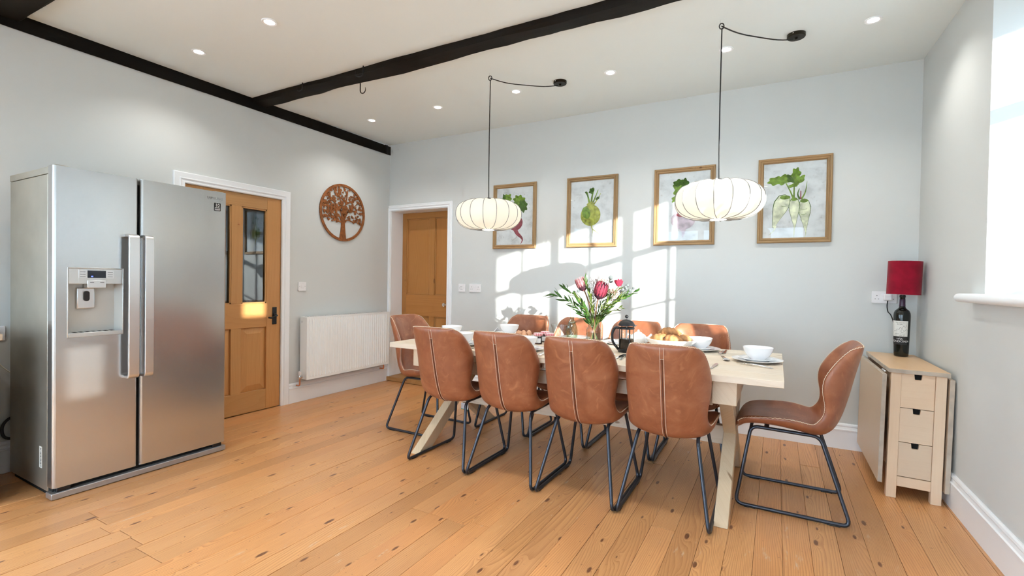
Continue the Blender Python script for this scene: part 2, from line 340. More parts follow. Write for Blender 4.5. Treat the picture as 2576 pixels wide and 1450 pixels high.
bottle_m = mat('dark_bottle_glass', (.006,.008,.006), .06, spec=.6)
foil_m = mat('purple_foil', (.045,.015,.045), .3)
label_m = mat('cream_label', (.74,.74,.70), .6, var=.05, bscale=80)
ink_m = mat('black_ink', (.02,.02,.02), .6)
whiteink_m = mat('white_ink', (.85,.85,.85), .6)
greyink_m = mat('grey_print', (.20,.21,.22), .5)
sticker_m = mat('black_sticker', (.012,.012,.012), .3)
lcd_m = mat('lcd_screen', (.012,.015,.025), .15)
lcdblue_m = emit_mat('lcd_blue', (.08,.12,1), 2.5)
paper_m = paper_mat('print_paper', (.72,.735,.75))
leafp_m = mat('print_leaf', (.16,.27,.03), .8, var=.5, bscale=40); leafd_m = mat('print_leaf_dark', (.06,.13,.015), .8, var=.4, bscale=60)
swede_m = mat('print_swede', (.36,.38,.07), .8, var=.5, bscale=28); beet_m = mat('print_beet', (.30,.07,.09), .8, var=.4, bscale=30)
turnip_m = mat('print_turnip', (.55,.46,.52), .8, var=.35, bscale=18); radish_m = mat('print_radish', (.72,.76,.55), .8, var=.35, bscale=22)
silk_m = silk_mat(); wire_m = mat('shade_wire', (.22,.22,.22), .5)
cordm = mat('black_cord', (.012,.012,.012), .5); cordg_m = mat('grey_cable', (.03,.03,.035), .5); cordw_m = mat('cream_cable', (.7,.66,.55), .5)
canopy_m = mat('bronze_canopy', (.02,.016,.010), .3, .7)
led_m = emit_mat('downlight_led', (1,.93,.82), 18); bulb_m = emit_mat('bulb_glow', (1,.92,.80), 2.5)
stem_m = mat('green_stem', (.09,.13,.03), .6, var=.3, bscale=40); leaf_m = mat('leaf_green', (.045,.125,.02), .5, var=.4, bscale=30); leaf2_m = mat('leaf_olive', (.105,.15,.02), .5, var=.4, bscale=30)
brown_m = mat('brown_stem', (.22,.12,.06), .7, var=.3, bscale=40); twig_m = mat('grey_twig', (.14,.11,.11), .8)
protea_m = mat('protea_bract', (.25,.03,.055), .5, var=.45, bscale=60); proteal_m = mat('protea_pale_bract', (.40,.13,.14), .5, var=.4, bscale=60); proteac_m = mat('protea_centre', (.05,.01,.02), .8)
rose_m = mat('rose_petal', (.45,.03,.065), .5, var=.25, bscale=30); brunia_m = mat('silver_brunia', (.20,.225,.22), .8, bump=1, bscale=300); wax_m = mat('wax_bud', (.42,.25,.19), .7, var=.4, bscale=80)
hall_m = mat('hall_paint', (.35,.37,.40), .8)
ceramicd_m = mat('cupboard_white', (.80,.80,.80), .4)

def ZC(y): return 2.813-.028*min(1, -y/1.45)

# ------------------------------------------------------------------ room shell
def holed(name, u0, u1, z0, z1, holes, axis, d0, d1, m):
    """wall slab of given thickness with rectangular holes; axis 'y' = wall runs along y"""
    us = sorted({u0,u1,*[h[0] for h in holes],*[h[1] for h in holes]}); zs = sorted({z0,z1,*[h[2] for h in holes],*[h[3] for h in holes]})
    b = MB()
    for i in range(len(us)-1):
        for j in range(len(zs)-1):
            cu, cz = (us[i]+us[i+1])/2, (zs[j]+zs[j+1])/2
            if any(h[0] < cu < h[1] and h[2] < cz < h[3] for h in holes): continue
            if axis == 'y': b.box(d0, d1, us[i], us[i+1], zs[j], zs[j+1])
            else: b.box(us[i], us[i+1], d0, d1, zs[j], zs[j+1])
    return b.build(name, m)
YR = -7.2
D1 = (-2.272, -1.430, 1.938)          # door 1 in the left wall
wl = holed('wall_left', YR-.2, .3, -.05, 3.0, [(D1[0]-.004, D1[1]+.004, -.05, D1[2]+.004), (-7.0,-4.2,.1,2.55)], 'y', -.14, 0, wall_m); tag(wl, 'plain off-white wall behind the steel fridge and radiator', 'wall', kind='structure')
wb = holed('wall_back', -.14, 5.4, -.05, 3.0, [(.034, .868, -.05, 2.022)], 'x', 0, .24, wall_m); tag(wb, 'off-white wall with the four framed vegetable prints', 'wall', kind='structure')
wr_root = empty('wall_right', (4.95,0,0), .012, 'off-white wall with the tall sunlit window and its sill', 'wall', kind='structure')
WIN = (-2.775, -1.20, 1.185, 2.61)
w = holed('plaster', YR-.3, 0.02, -.05, 3.0, [WIN, (-6.72,-6.12,1.70,2.2), (-5.82,-5.06,2.24,2.6)], 'y', 0, .38, wall_m); w.parent = wr_root
GL = (.5, 4.6, .06, 2.5)  # rear glazing opening, enlarged to let in more sky fill
wk = holed('wall_rear', -.2, 5.6, -.05, 3.0, [GL], 'x', YR-.2, YR, wall_m); tag(wk, 'plain rear wall behind the camera with wide glazed doors', 'wall', kind='structure')
c = MB()
c.add([(-.14,.24,ZC(0)+.004),(5.5,.24,ZC(0)+.004),(5.5,-1.45,2.785),(-.14,-1.45,2.785),(-.14,YR-.2,2.785),(5.6,YR-.2,2.785),(-.14,.24,3.05),(5.5,.24,3.05),(-.14,YR-.2,3.05),(5.6,YR-.2,3.05)],
      [(0,1,2,3),(3,2,5,4),(6,8,9,7),(0,6,7,1),(4,5,9,8),(0,3,4,8,6),(1,7,9,5,2)])
tag(c.build('ceiling', ceil_m), 'white plaster ceiling crossed by dark wooden beams', 'ceiling', kind='structure')
hb = MB(); hb.box(-1.6,-1.5,-3.4,-.6,-.05,2.6); hb.box(-1.5,-.14,-3.4,-3.3,-.05,2.6); hb.box(-1.5,-.14,-.7,-.6,-.05,2.6); hb.box(-1.6,-.14,-3.4,-.6,2.5,2.6); hb.box(-1.6,-.14,-3.4,-.6,-.05,0)
tag(hb.build('wall_hall', hall_m), 'dim hallway walls glimpsed through the glazed oak door', 'wall', kind='structure')

# floor: sub-floor plus separate boards running away along y
fl = empty('floor', (0,0,0), 0, 'worn orange pine floorboards across the whole dining room', 'floor', kind='structure')
MB().box(-.14,5.4,YR-.2,.24,-.06,-.022).build('sub_floor', gap_m, fl)
step = .1145; x = .0085-.1145; k = 0
joints = {10:-3.24, 11:-3.25, 12:-3.28, 13:-3.245, 14:-3.25, 15:-3.28, 16:-3.28, 22:-2.367, 23:-2.367, 24:-2.37, 25:-2.33, 5:-5.1, 7:-1.9, 18:-4.6, 19:-1.2, 27:-1.55, 28:-4.9, 30:-1.05, 33:-3.4, 36:-2.1, 38:-.55, 40:-2.9, 3:-2.6, 29:-.7, 32:-1.9}
while x < 5.05:
    xa, xb = max(x, -.02), x+step; j = joints.get(k)
    segs = [(YR, 0.0)] if j is None else [(YR, j-.0012), (j+.0012, 0.0)]
    for a, b2 in segs:
        zt = R.uniform(-.0012, .0012)
        MB().box(xa+.0005, xb-.0005, a, b2, -.022, zt).build('floorboard', floor_m, fl, bevel=.0007, seg=1)
    x += step; k += 1

def skirting(name, p0, p1, nrm, label, parent=None, h=.19):
    """moulded skirting board between two floor points, nrm = direction into the room"""
    prof = [(0,0),(.018,0),(.018,h-.055),(.022,h-.052),(.022,h-.044),(.015,h-.040),(.012,h-.024),(.015,h-.016),(.012,h-.006),(.006,h),(0,h)]
    a, b2, n = Vector(p0), Vector(p1), Vector(nrm)
    m = MB(); k = len(prof)
    vs = [(p+n*d+Vector((0,0,z))) for p in (a, b2) for d, z in prof]
    m.add(vs, [tuple(range(k)), tuple(range(k,2*k))[::-1]]+[(i,k+i,k+(i+1)%k,(i+1)%k) for i in range(k)])
    o = m.build(name, trim_m, parent); tag(o, label, 'baseboard', kind='structure'); return o
skirting('baseboard_left', (0,-1.343,0), (0,-.004,0), (1,0,0), 'white moulded skirting board under the radiator')
skirting('baseboard_fridge', (0,YR,0), (0,-2.362,0), (1,0,0), 'white skirting board running behind the steel fridge')
skirting('baseboard_back', (.94,0,0), (4.94,0,0), (0,-1,0), 'white skirting board along the wall of framed prints')
o = skirting('baseboard_right', (0,-.0,0), (0,YR,0), (-1,0,0), 'white skirting board running forward along the window wall'); o.location = (4.95,0,0); o.rotation_euler = (0,0,.012)

# ------------------------------------------------------------------ window 1 in the right wall (rotated with the wall)
def win_piece(root, name, y0, y1, z0, z1, x0, x1, m=trim_m, bev=.004): return MB().box(x0,x1,y0,y1,z0,z1).build(name, m, root, bevel=bev)
wn = empty('window_1', (4.95,0,0), .012, 'tall three-light white window with deep sunlit reveal beside the dropleaf table', 'window', kind='structure')
lights = [(-1.699,-1.226), (-2.226,-1.751), (-2.749,-2.276)]; fx0, fx1 = .27, .33
win_piece(wn, 'jamb', -1.226, -1.20, 1.185, 2.61, fx0, fx1); win_piece(wn, 'jamb', -2.775, -2.749, 1.185, 2.61, fx0, fx1)
win_piece(wn, 'mullion', -1.751, -1.699, 1.185, 2.61, fx0, fx1); win_piece(wn, 'mullion', -2.276, -2.226, 1.185, 2.61, fx0, fx1)
for a, b2 in lights:
    win_piece(wn, 'head', a, b2, 2.514, 2.61, fx0, fx1); win_piece(wn, 'transom', a, b2, 2.089, 2.146, fx0, fx1); win_piece(wn, 'bottom_rail', a, b2, 1.185, 1.25, fx0, fx1)
    mid = (a+b2)/2
    win_piece(wn, 'glazing_bar', mid-.009, mid+.009, 1.25, 2.089, .285, .318, bev=.002); win_piece(wn, 'glazing_bar', mid-.009, mid+.009, 2.146, 2.514, .285, .318, bev=.002)
    win_piece(wn, 'glazing_bar', a, b2, 1.617, 1.635, .287, .316, bev=.002)
    MB().box(.299,.303,a,b2,1.25,2.089).build('pane', glass_m, wn); MB().box(.299,.303,a,b2,2.146,2.514).build('pane', glass_m, wn)
sb = MB(); prof = [(.27,1.142),(-.055,1.142)]+[(-.055-.022*math.sin(PI*k/8), 1.164-.022*math.cos(PI*k/8)) for k in range(1,8)]+[(-.055,1.186),(.27,1.186)]
sp = [(x_, z_) for x_, z_ in prof]
sb.prism(sp, -2.93, -1.04, 'y'); so_ = sb.build('trim_1', trim_m, None, smooth=.6, bevel=.012, seg=3); so_.location = (4.95,0,0); so_.rotation_euler = (0,0,.012)
tag(so_, 'thick white bullnosed window sill on the right wall', 'window sill', kind='structure')
def small_window(name, y0, y1, z0, z1, hole, label):
    r = empty(name, (4.95,0,0), .012, label, 'window', kind='structure')
    for a, b2, cc, d in ((hole[0],y0,hole[2],hole[3]),(y1,hole[1],hole[2],hole[3]),(y0,y1,hole[2],z0),(y0,y1,z1,hole[3])):
        if b2-a > .002 and d-cc > .002: MB().box(.0,.04,a,b2,cc,d).build('mask_board', trim_m, r)  # boards mask the hole down to the wanted sun patch
    MB().box(.018,.022,y0,y1,z0,z1).build('pane', glass_m, r)
small_window('window_2', -6.355,-6.165,1.73,2.02,(-6.72,-6.12,1.70,2.2), 'unseen small right-wall window, shaped to throw a sun patch on the fridge')  # unseen opening sized to throw the sun patch on the fridge
small_window('window_3', -5.44,-5.21,2.265,2.40,(-5.82,-5.06,2.24,2.6), 'unseen small high right-wall window, shaped to throw a sun patch on the oak door')  # unseen opening sized to put a patch of sun on the oak door
gd = empty('window_4', (0,YR,0), 0, 'wide glazed garden doors in the rear wall behind the camera', 'window', kind='structure')
n_ = 4; wd = (GL[1]-GL[0])/n_
for i in range(n_):
    a = GL[0]+wd*i
    for q in ((a,a+.06,GL[2],GL[3]),(a+wd-.06,a+wd,GL[2],GL[3]),(a+.06,a+wd-.06,GL[2],GL[2]+.16),(a+.06,a+wd-.06,GL[3]-.07,GL[3])): MB().box(q[0],q[1],-.12,-.07,q[2],q[3]).build('sash_rail', trim_m, gd)
    MB().box(a+.06,a+wd-.06,-.098,-.094,GL[2]+.16,GL[3]-.07).build('pane', glass_m, gd)
gl5 = empty('window_5', (0,0,0), 0, 'unseen side glazing added in the left wall for sky fill', 'window', kind='structure')  # glazing added out of view to bring in extra sky light
for i in range(3):
    a = -7.0+.9333*i
    for q in ((a,a+.06,.1,2.55),(a+.8733,a+.9333,.1,2.55),(a+.06,a+.8733,.1,.22),(a+.06,a+.8733,2.48,2.55)): MB().box(-.10,-.05,*q).build('sash_rail', trim_m, gl5)
    MB().box(-.077,-.073,a+.06,a+.8733,.22,2.48).build('pane', glass_m, gl5)
portal('portal_5', (-.12,-5.6,1.33), (0,-PI/2,0), 2.45, 2.8)
portal('portal_1', (5.33,-1.98,1.9), (0,PI/2,0.012), 1.45, 1.6)
portal('portal_4', (2.55,YR-.16,1.28), (PI/2,0,0), 4.1, 2.45)

# ------------------------------------------------------------------ outside: paving and an unseen brick house added to darken the window reflection
gm = MB(); gm.box(-25,40,-40,25,-.4,-.12); tag(gm.build('ground', mat('stone_paving', (.55,.54,.52), .9, var=.15, bscale=1.5)), 'pale stone paving outside the house', 'ground', kind='structure')
ev = MB(); ev.box(5.33,6.6,-4.2,1.0,2.86,2.94); tag(ev.build('trim_8', trim_m), 'unseen eaves slab added above the window to block high sky', 'eaves', kind='structure')  # overhang added to keep high sky off the window reveal
nb = empty('added_house', (0,0,0), 0, 'unseen brick house added beyond the window to darken its fridge reflection', 'house')  # dark mass placed to dim the bright window mirrored in the fridge
MB().box(9.5,16,-2.9,14,-.12,6.2).build('wall', mat('neighbour_brick', (.20,.18,.17), .9, var=.2, bscale=8), nb)
MB().prism([(9.2,6.2),(16.3,6.2),(12.75,9.0)], -3.2, 14.3, 'y').build('roof', mat('neighbour_tiles', (.16,.12,.11), .9), nb)

# ------------------------------------------------------------------ beams
def beam(name, x0, x1, y0, y1, z0, z1, along, m, label, jit, seg=34):
    b = MB(); ln = (x0,x1) if along == 'x' else (y0,y1); a0, a1 = (y0,y1) if along == 'x' else (x0,x1)
    ring = [(a0,z1),(a0,z0+.012),(a0+.012,z0),(a1-.012 if a1-a0 > .05 else a1-.003,z0),(a1,z0+(.012 if a1-a0 > .05 else .003)),(a1,z1)]
    vs = []; rr = random.Random(len(name)+seg); off = [0]*6
    for i in range(seg+1):
        p = ln[0]+(ln[1]-ln[0])*i/seg
        off = [o*.75+rr.uniform(-jit,jit) for o in off]
        for q, (a, z) in enumerate(ring):
            da, dz = off[q], off[(q+3) % 6]
            if q in (0,5): dz = 0
            if along == 'y': da = da if q in (0,1) and False else (da if a > a0+.001 else 0)
            vs.append((p, a+da, z+dz) if along == 'x' else (a+da, p, z+dz))
    fs = [(i*6+q, i*6+(q+1)%6, i*6+6+(q+1)%6, i*6+6+q) for i in range(seg) for q in range(6)]+[tuple(range(6)), tuple(seg*6+q for q in range(6))[::-1]]
    b.add(vs, fs); o = b.build(name, m, None, smooth=.5); tag(o, label, 'beam', kind='structure'); return o
lb = beam('trim_2', 0, .014, YR, -.004, 2.69, 2.79, 'y', beamy_m, 'black wall beam running along the top of the left wall', .0012)
for y_, zz in ((-.06,.0),(-.085,0)): MB().box(.0,.02,y_-.008,y_+.004,2.70,2.795).build('bracket', iron_m, lb)
cb = beam('trim_3', 0.0, 5.05, -1.735, -1.60, 2.742, 2.80, 'x', beam_m, 'dark wooden cross beam with black iron hooks on the ceiling', .006)
beam('trim_4', 0.0, 5.05, -3.50, -3.205, 2.742, 2.80, 'x', beam_m, 'dark wooden cross beam above the fridge corner', .005)
def hook(p, d, size, label):
    o = []
    for k in range(13):
        a = PI*1.15*k/12; o.append(Vector(p)+Vector((0,0,-.02-size*.55))+Vector(d)*(size*.5-size*.5*math.cos(a))+Vector((0,0,-math.sin(a)*size*.5)))
    pts = [Vector(p)+Vector((0,0,.004))]+o
    t = MB().tube(pts, [.0042]*8+[.0042-.0005*i for i in range(len(pts)-8)], 6).build('ceiling_hook', iron_m, None, smooth=1)
    tag(t, label, 'hook', 'iron hooks on the cross beam')
hook((1.17,-1.585,2.752), (1,0,0), .058, 'black iron hook hanging below the far side of the cross beam')
hook((1.375,-1.752,2.785), (-.85,-.5,0), .06, 'large black iron hook on the beam face, nearest the room centre')
hook((.70,-1.752,2.785), (-.85,-.5,0), .045, 'small black iron hook on the beam face, nearest the left wall')

# ------------------------------------------------------------------ doors
def architrave(name, pts, nrm, wdt, label):
    """moulded casing: pts = inner-edge path (three segments), nrm = into room, built as three mitred members"""
    root = empty(name, (0,0,0), 0, label, 'trim', kind='structure'); n = Vector(nrm)
    prof = [(0,.0),(0,.010),(.006,.016),(.014,.016),(.018,.012),(.026,.013),(.034,.020),(.040,.020),(.044,.016),(wdt-.006,.018),(wdt,.014),(wdt,0)]
    P = [Vector(p) for p in pts]; ups = Vector((0,0,1))
    side = (P[2]-P[1]).normalized()
    outs = [-side, (-side+ups), (side+ups), side]
    for i in range(3):
        k = len(prof); vs = []
        for e in (i, i+1):
            for d, h in prof: vs.append(P[e]+outs[e]*d+n*h)
        MB().add(vs, [tuple(range(k)), tuple(range(k,2*k))[::-1]]+[(q,k+q,k+(q+1)%k,(q+1)%k) for q in range(k)]).build('casing_member', trim_m, root)
    return root
architrave('trim_5', [(0,D1[0],0),(0,D1[0],D1[2]),(0,D1[1],D1[2]),(0,D1[1],0)], (1,0,0), .086, 'white moulded casing around the glazed oak door')
a2 = architrave('trim_6', [(.868,0,0),(.868,0,2.022),(.034,0,2.022),(.034,0,0)], (0,-1,0), .066, 'white moulded casing around the pine corner door')
for ch in a2.children:                                     # the corner swallows the left leg of the casing: keep it off the side wall
    for v in ch.data.vertices: v.co.x = max(v.co.x, .003)
def pane_bevel(name, y0, y1, z0, z1, xf, parent):
    b = .018; m = MB()
    m.add([(xf-.006,y0,z0),(xf-.006,y1,z0),(xf-.006,y1,z1),(xf-.006,y0,z1),(xf,y0+b,z0+b),(xf,y1-b,z0+b),(xf,y1-b,z1-b),(xf,y0+b,z1-b),(xf-.008,y0,z0),(xf-.008,y1,z0),(xf-.008,y1,z1),(xf-.008,y0,z1)],
          [(4,5,6,7),(0,1,5,4),(1,2,6,5),(2,3,7,6),(3,0,4,7),(8,11,10,9)])
    return m.build(name, dglass_m, parent)
d1 = empty('door_1', (0,0,0), 0, 'oak door with two tall bevelled glass panes beside the fridge', 'door', kind='structure')
ya, yb, zt = D1; xf, xk = -.004, -.044; mid = (ya+yb)/2
gy = [(ya+.148, mid-.052), (mid+.052, yb-.148)]
MB().box(xk,xf,ya,ya+.14,.006,zt).build('stile', oak_m, d1, bevel=.002); MB().box(xk,xf,yb-.14,yb,.006,zt).build('stile', oak_m, d1, bevel=.002)
for z0, z1 in ((.006,.19),(.76,.975),(1.826,zt)): MB().box(xk,xf,ya+.1405,yb-.1405,z0,z1).build('rail', oakh_m, d1, bevel=.002)
for z0, z1 in ((.19,.76),(.975,1.826)): MB().box(xk,xf,mid-.045,mid+.045,z0,z1).build('muntin', oak_m, d1, bevel=.002)
for y0, y1 in ((ya+.14,mid-.045),(mid+.045,yb-.14)):
    pane_bevel('pane', y0+.012, y1-.012, .987, 1.814, xf-.012, d1)
    m = MB()
    for q in ((y0,y0+.012,.975,1.826),(y1-.012,y1,.975,1.826),(y0,y1,.975,.987),(y0,y1,1.814,1.826)): m.box(xk+.008,xf-.004,*q)
    m.build('bead', oak_m, d1)
    z0, z1 = .19, .76; i = .055
    m = MB(); m.add([(xf-.020,y0,z0),(xf-.020,y1,z0),(xf-.020,y1,z1),(xf-.020,y0,z1),(xf-.016,y0+.012,z0+.012),(xf-.016,y1-.012,z0+.012),(xf-.016,y1-.012,z1-.012),(xf-.016,y0+.012,z1-.012),(xf-.005,y0+i,z0+i),(xf-.005,y1-i,z0+i),(xf-.005,y1-i,z1-i),(xf-.005,y0+i,z1-i)],
          [(8,9,10,11)]+[(a,(a+1)%4,4+(a+1)%4,4+a) for a in range(4)]+[(4+a,4+(a+1)%4,8+(a+1)%4,8+a) for a in range(4)])
    m.box(xk+.01,xf-.021,y0,y1,z0,z1); m.build('raised_panel', oak_m, d1)
ph = MB().box(xf,xf+.004,yb-.082,yb-.038,.775,.935).build('handle_plate', iron_m, d1, bevel=.002)
MB().tube(rounded([(xf,yb-.06,.86),(xf+.045,yb-.06,.86),(xf+.05,yb-.08,.858),(xf+.05,yb-.12,.838),(xf+.048,yb-.15,.845)], .02), .008, 8).build('lever', iron_m, ph, smooth=1)
MB().lathe([(.018,0),(.018,.012),(.010,.018)], 16, M=Matrix.Translation((xf+.004,yb-.06,.86)) @ Matrix.Rotation(PI/2,4,'Y')).build('rose', iron_m, ph, smooth=.6)
MB().tube(rounded([(xf,mid+.01,1.665),(xf+.022,mid+.01,1.665),(xf+.026,mid+.01,1.655),(xf+.026,mid+.012,1.675)], .008), .0022, 6).build('coat_hook', copper_m, d1, smooth=1)
MB().box(-.14,-.045,ya-.004,yb+.004,-.01,.004).build('sill_strip', oakh_m, d1)
d2 = empty('door_2', (0,0,0), 0, 'old panelled pine door recessed in the far left corner', 'door', kind='structure')
x0, x1, yf, z0, zt = .034, .868, .20, .052, 2.022
MB().box(x0+.002,x0+.066,yf,yf+.038,z0,zt-.002).build('stile', pined_m, d2, bevel=.003); MB().box(x1-.066,x1-.002,yf,yf+.038,z0,zt-.002).build('stile', pined_m, d2, bevel=.003)
for a, b2 in ((z0,.28),(.775,1.03),(1.95,zt-.002)): MB().box(x0+.0665,x1-.0665,yf,yf+.038,a,b2).build('rail', pinedh_m, d2, bevel=.003)
for a, b2 in ((.28,.775),(1.03,1.95)):
    MB().box(.455,.53,yf,yf+.038,a,b2).build('muntin', pined_m, d2, bevel=.003)
    for u0, u1 in ((x0+.066,.455),(.53,x1-.066)):
        p_ = MB().box(u0,u1,yf+.014,yf+.026,a,b2).build('panel', pined_m, d2)
        m = MB()
        for q in ((u0,u0+.016,a,b2),(u1-.016,u1,a,b2),(u0,u1,a,a+.016),(u0,u1,b2-.016,b2)): m.box(q[0],q[1],yf+.006,yf+.014,q[2],q[3])
        m.build('panel_moulding', pined_m, p_, bevel=.003)
MB().lathe([(.008,0),(.008,.03),(.022,.036),(.027,.05),(.022,.062),(.008,.067)], 20, M=Matrix.Translation((.72,yf,.925)) @ Matrix.Rotation(PI/2,4,'X')).build('door_knob', chrome_m, d2, smooth=.8)
rv = MB(); rv.box(.003,.0375,.001,.199,.052,2.05); rv.box(.8645,.90,.001,.199,.052,2.05); rv.box(.0375,.8645,.001,.199,2.0185,2.05)
rvo = rv.build('door_lining', trim_m, d2)
MB().box(.034,.868,.238,.30,-.05,2.1).build('door_back', void_m, d2)
st = MB().box(.008,.90,-.035,.215,.004,.05).build('trim_7', wood('threshold_oak', (.48,.25,.09),(.36,.17,.05),(.40,.2,.07), along='x', ring=30, knots=.1), None, bevel=.004)
tag(st, 'raised wooden threshold step of the pine corner door', 'threshold', kind='structure')

# ------------------------------------------------------------------ fridge
def fridge():
    X, Y0, Y1, H = .7288, -3.282, -2.368, 1.788
    xb, xd = .105, .645                       # cabinet back and cabinet front
    r = empty('fridge_freezer', (0,0,0), 0, 'tall stainless steel side-by-side fridge freezer with water dispenser', 'fridge')
    cab = MB().box(xb,xd,Y0+.004,Y1-.004,.03,H-.04).build('cabinet', steels_m, r, bevel=.004)
    MB().box(xb,xd+.012,Y0+.002,Y1-.002,H-.038,H-.002).build('top_cover', steels_m, r, bevel=.003)
    MB().box(xb+.02,xd-.02,Y0+.02,Y1-.02,0,.03).build('base', void_m, r)
    MB().box(xd+.001,xd+.03,Y0+.012,Y1-.012,.06,H-.03).build('door_gasket', void_m, r)
    ym = -2.889; zb = .062
    dz0, dz1, dy0, dy1 = .871, 1.243, -3.219, -2.974       # dispenser opening
    def dface(y0, y1, hole=None):
        # door shell: rounded plan outline, front slightly crowned; with an optional opening
        m = MB(); xs0 = xd+.016
        ys = [y0, y0+.003, y0+.012]; xf = [X-.012, X-.004, X]
        N_ = 10; 
        def fx(y):
            e = min(y-y0, y1-y)
            return X-.012*(1-min(1, e/.012))**2 - .0 
        cols = sorted({y0,y0+.002,y0+.005,y0+.012,y1-.012,y1-.005,y1-.002,y1} | ({hole[0],hole[1]} if hole else set()) | {y0+(y1-y0)*k/6 for k in range(1,6)})
        rows = sorted({zb,H} | ({hole[2],hole[3]} if hole else set()))
        for i in range(len(cols)-1):
            for j in range(len(rows)-1):
                if hole and hole[0] <= cols[i] < hole[1] and hole[2] <= rows[j] < hole[3]: continue
                a, b2 = cols[i], cols[i+1]
                m.add([(fx(a),a,rows[j]),(fx(b2),b2,rows[j]),(fx(b2),b2,rows[j+1]),(fx(a),a,rows[j+1])], [(0,1,2,3)])
        n = len(cols)
        for z in (zb,H):
            vs = [(fx(c_),c_,z) for c_ in cols]+[(xs0,y1,z),(xs0,y0,z)]
            m.add(vs, [tuple(range(len(vs))) if z == H else tuple(range(len(vs)))[::-1]])
        m.add([(xs0,y0,zb),(fx(y0),y0,zb),(fx(y0),y0,H),(xs0,y0,H)], [(0,1,2,3)]); m.add([(xs0,y1,zb),(fx(y1),y1,zb),(fx(y1),y1,H),(xs0,y1,H)], [(3,2,1,0)])
        m.add([(xs0,y0,zb),(xs0,y1,zb),(xs0,y1,H),(xs0,y0,H)], [(3,2,1,0)])
        return m
    dl = dface(Y0, ym-.0065, (dy0,dy1,dz0,dz1)).build('freezer_door', steel_m, r, smooth=.5)
    dr = dface(ym+.0065, Y1).build('fridge_door', steel_m, r, smooth=.5)
    def handle(y0, y1, z0, z1, par):
        m = MB(); pts = rounded([(X,0,z1-.022),(X+.055,0,z1-.022),(X+.055,0,z0+.022),(X,0,z0+.022)], .02, 5); hw = (y1-y0)/2; yc = (y0+y1)/2
        vs = []; n = len(pts)
        for i, p in enumerate(pts):
            a = pts[max(i-1,0)]; b2 = pts[min(i+1,n-1)]; t = (b2-a).normalized(); nr = Vector((t.z,0,-t.x))
            for s1, s2 in ((-1,-1),(-1,1),(1,1),(1,-1)): vs.append((p.x+nr.x*.008*s1, yc+hw*s2, p.z+nr.z*.008*s1))
        fs = [(i*4+k,i*4+(k+1)%4,i*4+4+(k+1)%4,i*4+4+k) for i in range(n-1) for k in range(4)]+[(3,2,1,0),tuple((n-1)*4+k for k in range(4))]
        m.add(vs, fs); m.build('handle', handle_m, par, smooth=.6, bevel=.0025)
    handle(-2.966,-2.912,.590,1.465,dl); handle(-2.884,-2.838,.590,1.465,dr)
    # dispenser
    dsp = MB(); t = .006
    for q in ((dy0-t,dy0,dz0-t,dz1+t),(dy1,dy1+t,dz0-t,dz1+t),(dy0,dy1,dz1,dz1+t),(dy0,dy1,dz0-t,dz0)): dsp.box(X-.02,X+.004,*q)
    d = dsp.build('dispenser', plasticg_m, r, bevel=.002)
    dep = .050; zc = 1.158
    m = MB(); m.add([(X,dy0,dz0),(X,dy1,dz0),(X,dy1,zc),(X,dy0,zc),(X-dep,dy0+.015,dz0),(X-dep,dy1-.02,dz0),(X-dep,dy1-.02,zc),(X-dep,dy0+.015,zc)], [(4,5,6,7),(0,4,7,3),(1,2,6,5),(0,1,5,4),(3,7,6,2)])
    m.build('recess', recess_m, d, smooth=.3)
    MB().box(X-.02,X+.002,dy0,dy1,zc,dz1).build('control_panel', plasticg_m, d, bevel=.002)
    MB().box(X+.002,X+.0035,-3.137,-3.054,1.192,1.233).build('screen', lcd_m, d, bevel=.001)
    MB().box(X+.0036,X+.004,-3.122,-3.113,1.196,1.203).build('screen_icon', lcdblue_m, d)
    for y0 in (-3.176,-3.052):
        pl = MB().box(X+.002,X+.0030,y0,y0+.036,1.190,1.234).build('button_plate', handle_m, d, bevel=.001)
        for k in range(3): MB().box(X+.003,X+.0033,y0+.006,y0+.030,1.197+.013*k,1.200+.013*k).build('button_print', greyink_m, pl)
    lv = MB().box(X-.045,X+.008,-3.139,-3.055,1.135,1.178).build('spout_cover', handle_m, d, bevel=.003)
    for y0 in (-3.128,-3.082): MB().box(X+.008,X+.0084,y0,y0+.018,1.164,1.169).build('button_print', greyink_m, lv)
    MB().box(X-dep,X-dep+.016,-3.172,-3.090,1.018,1.136).build('paddle', handle_m, d, bevel=.006)
    mm = MB(); mm.prism(rrect(-3.143,-3.117,1.062,1.118,.012), X-dep+.016, X-dep+.024, 'x'); mm.build('nozzle', dark_m, d, smooth=.5)
    MB().box(X-dep,X+.004,dy0,dy1,dz0-.004,dz0+.018).build('drip_tray', plasticg_m, d, bevel=.003)
    for k in range(7): MB().box(X-.06,X-.012,dy0+.03+.028*k,dy0+.045+.028*k,dz0+.018,dz0+.0188).build('drip_slot', void_m, d)
    # kick plate, hinges, labels
    MB().box(xd-.0,xd+.045,Y0+.012,Y1-.012,.006,.0615).build('toe_recess', void_m, r); MB().box(xd+.012,X+.004,Y0-.006,Y1+.002,.004,.036).build('kick_plate', kick_m, r, bevel=.003)  # near-black block paints in the shade of the gap under the doors
    for y in (Y0+.05,Y1-.05): MB().box(xd+.02,X-.01,y-.03,y+.03,.036,.062).build('hinge', dark_m, r, bevel=.003)
    for y in (Y0+.04,Y1-.04): MB().box(xd-.03,X-.02,y-.03,y+.03,H-.002,H+.008).build('top_hinge', steels_m, r, bevel=.003)
    v, f = text_mb('SAMSUNG', .0225); m = MB(); m.add([(X+.0008,-2.449+a*1.02,1.734+b2) for a,b2,_ in v], f); m.build('maker_lettering', greyink_m, dr)
    s = MB(); s.prism(rrect(-2.455,-2.411,1.658,1.712,.004), X, X+.0006, 'x'); st_ = s.build('warranty_sticker', sticker_m, dr)
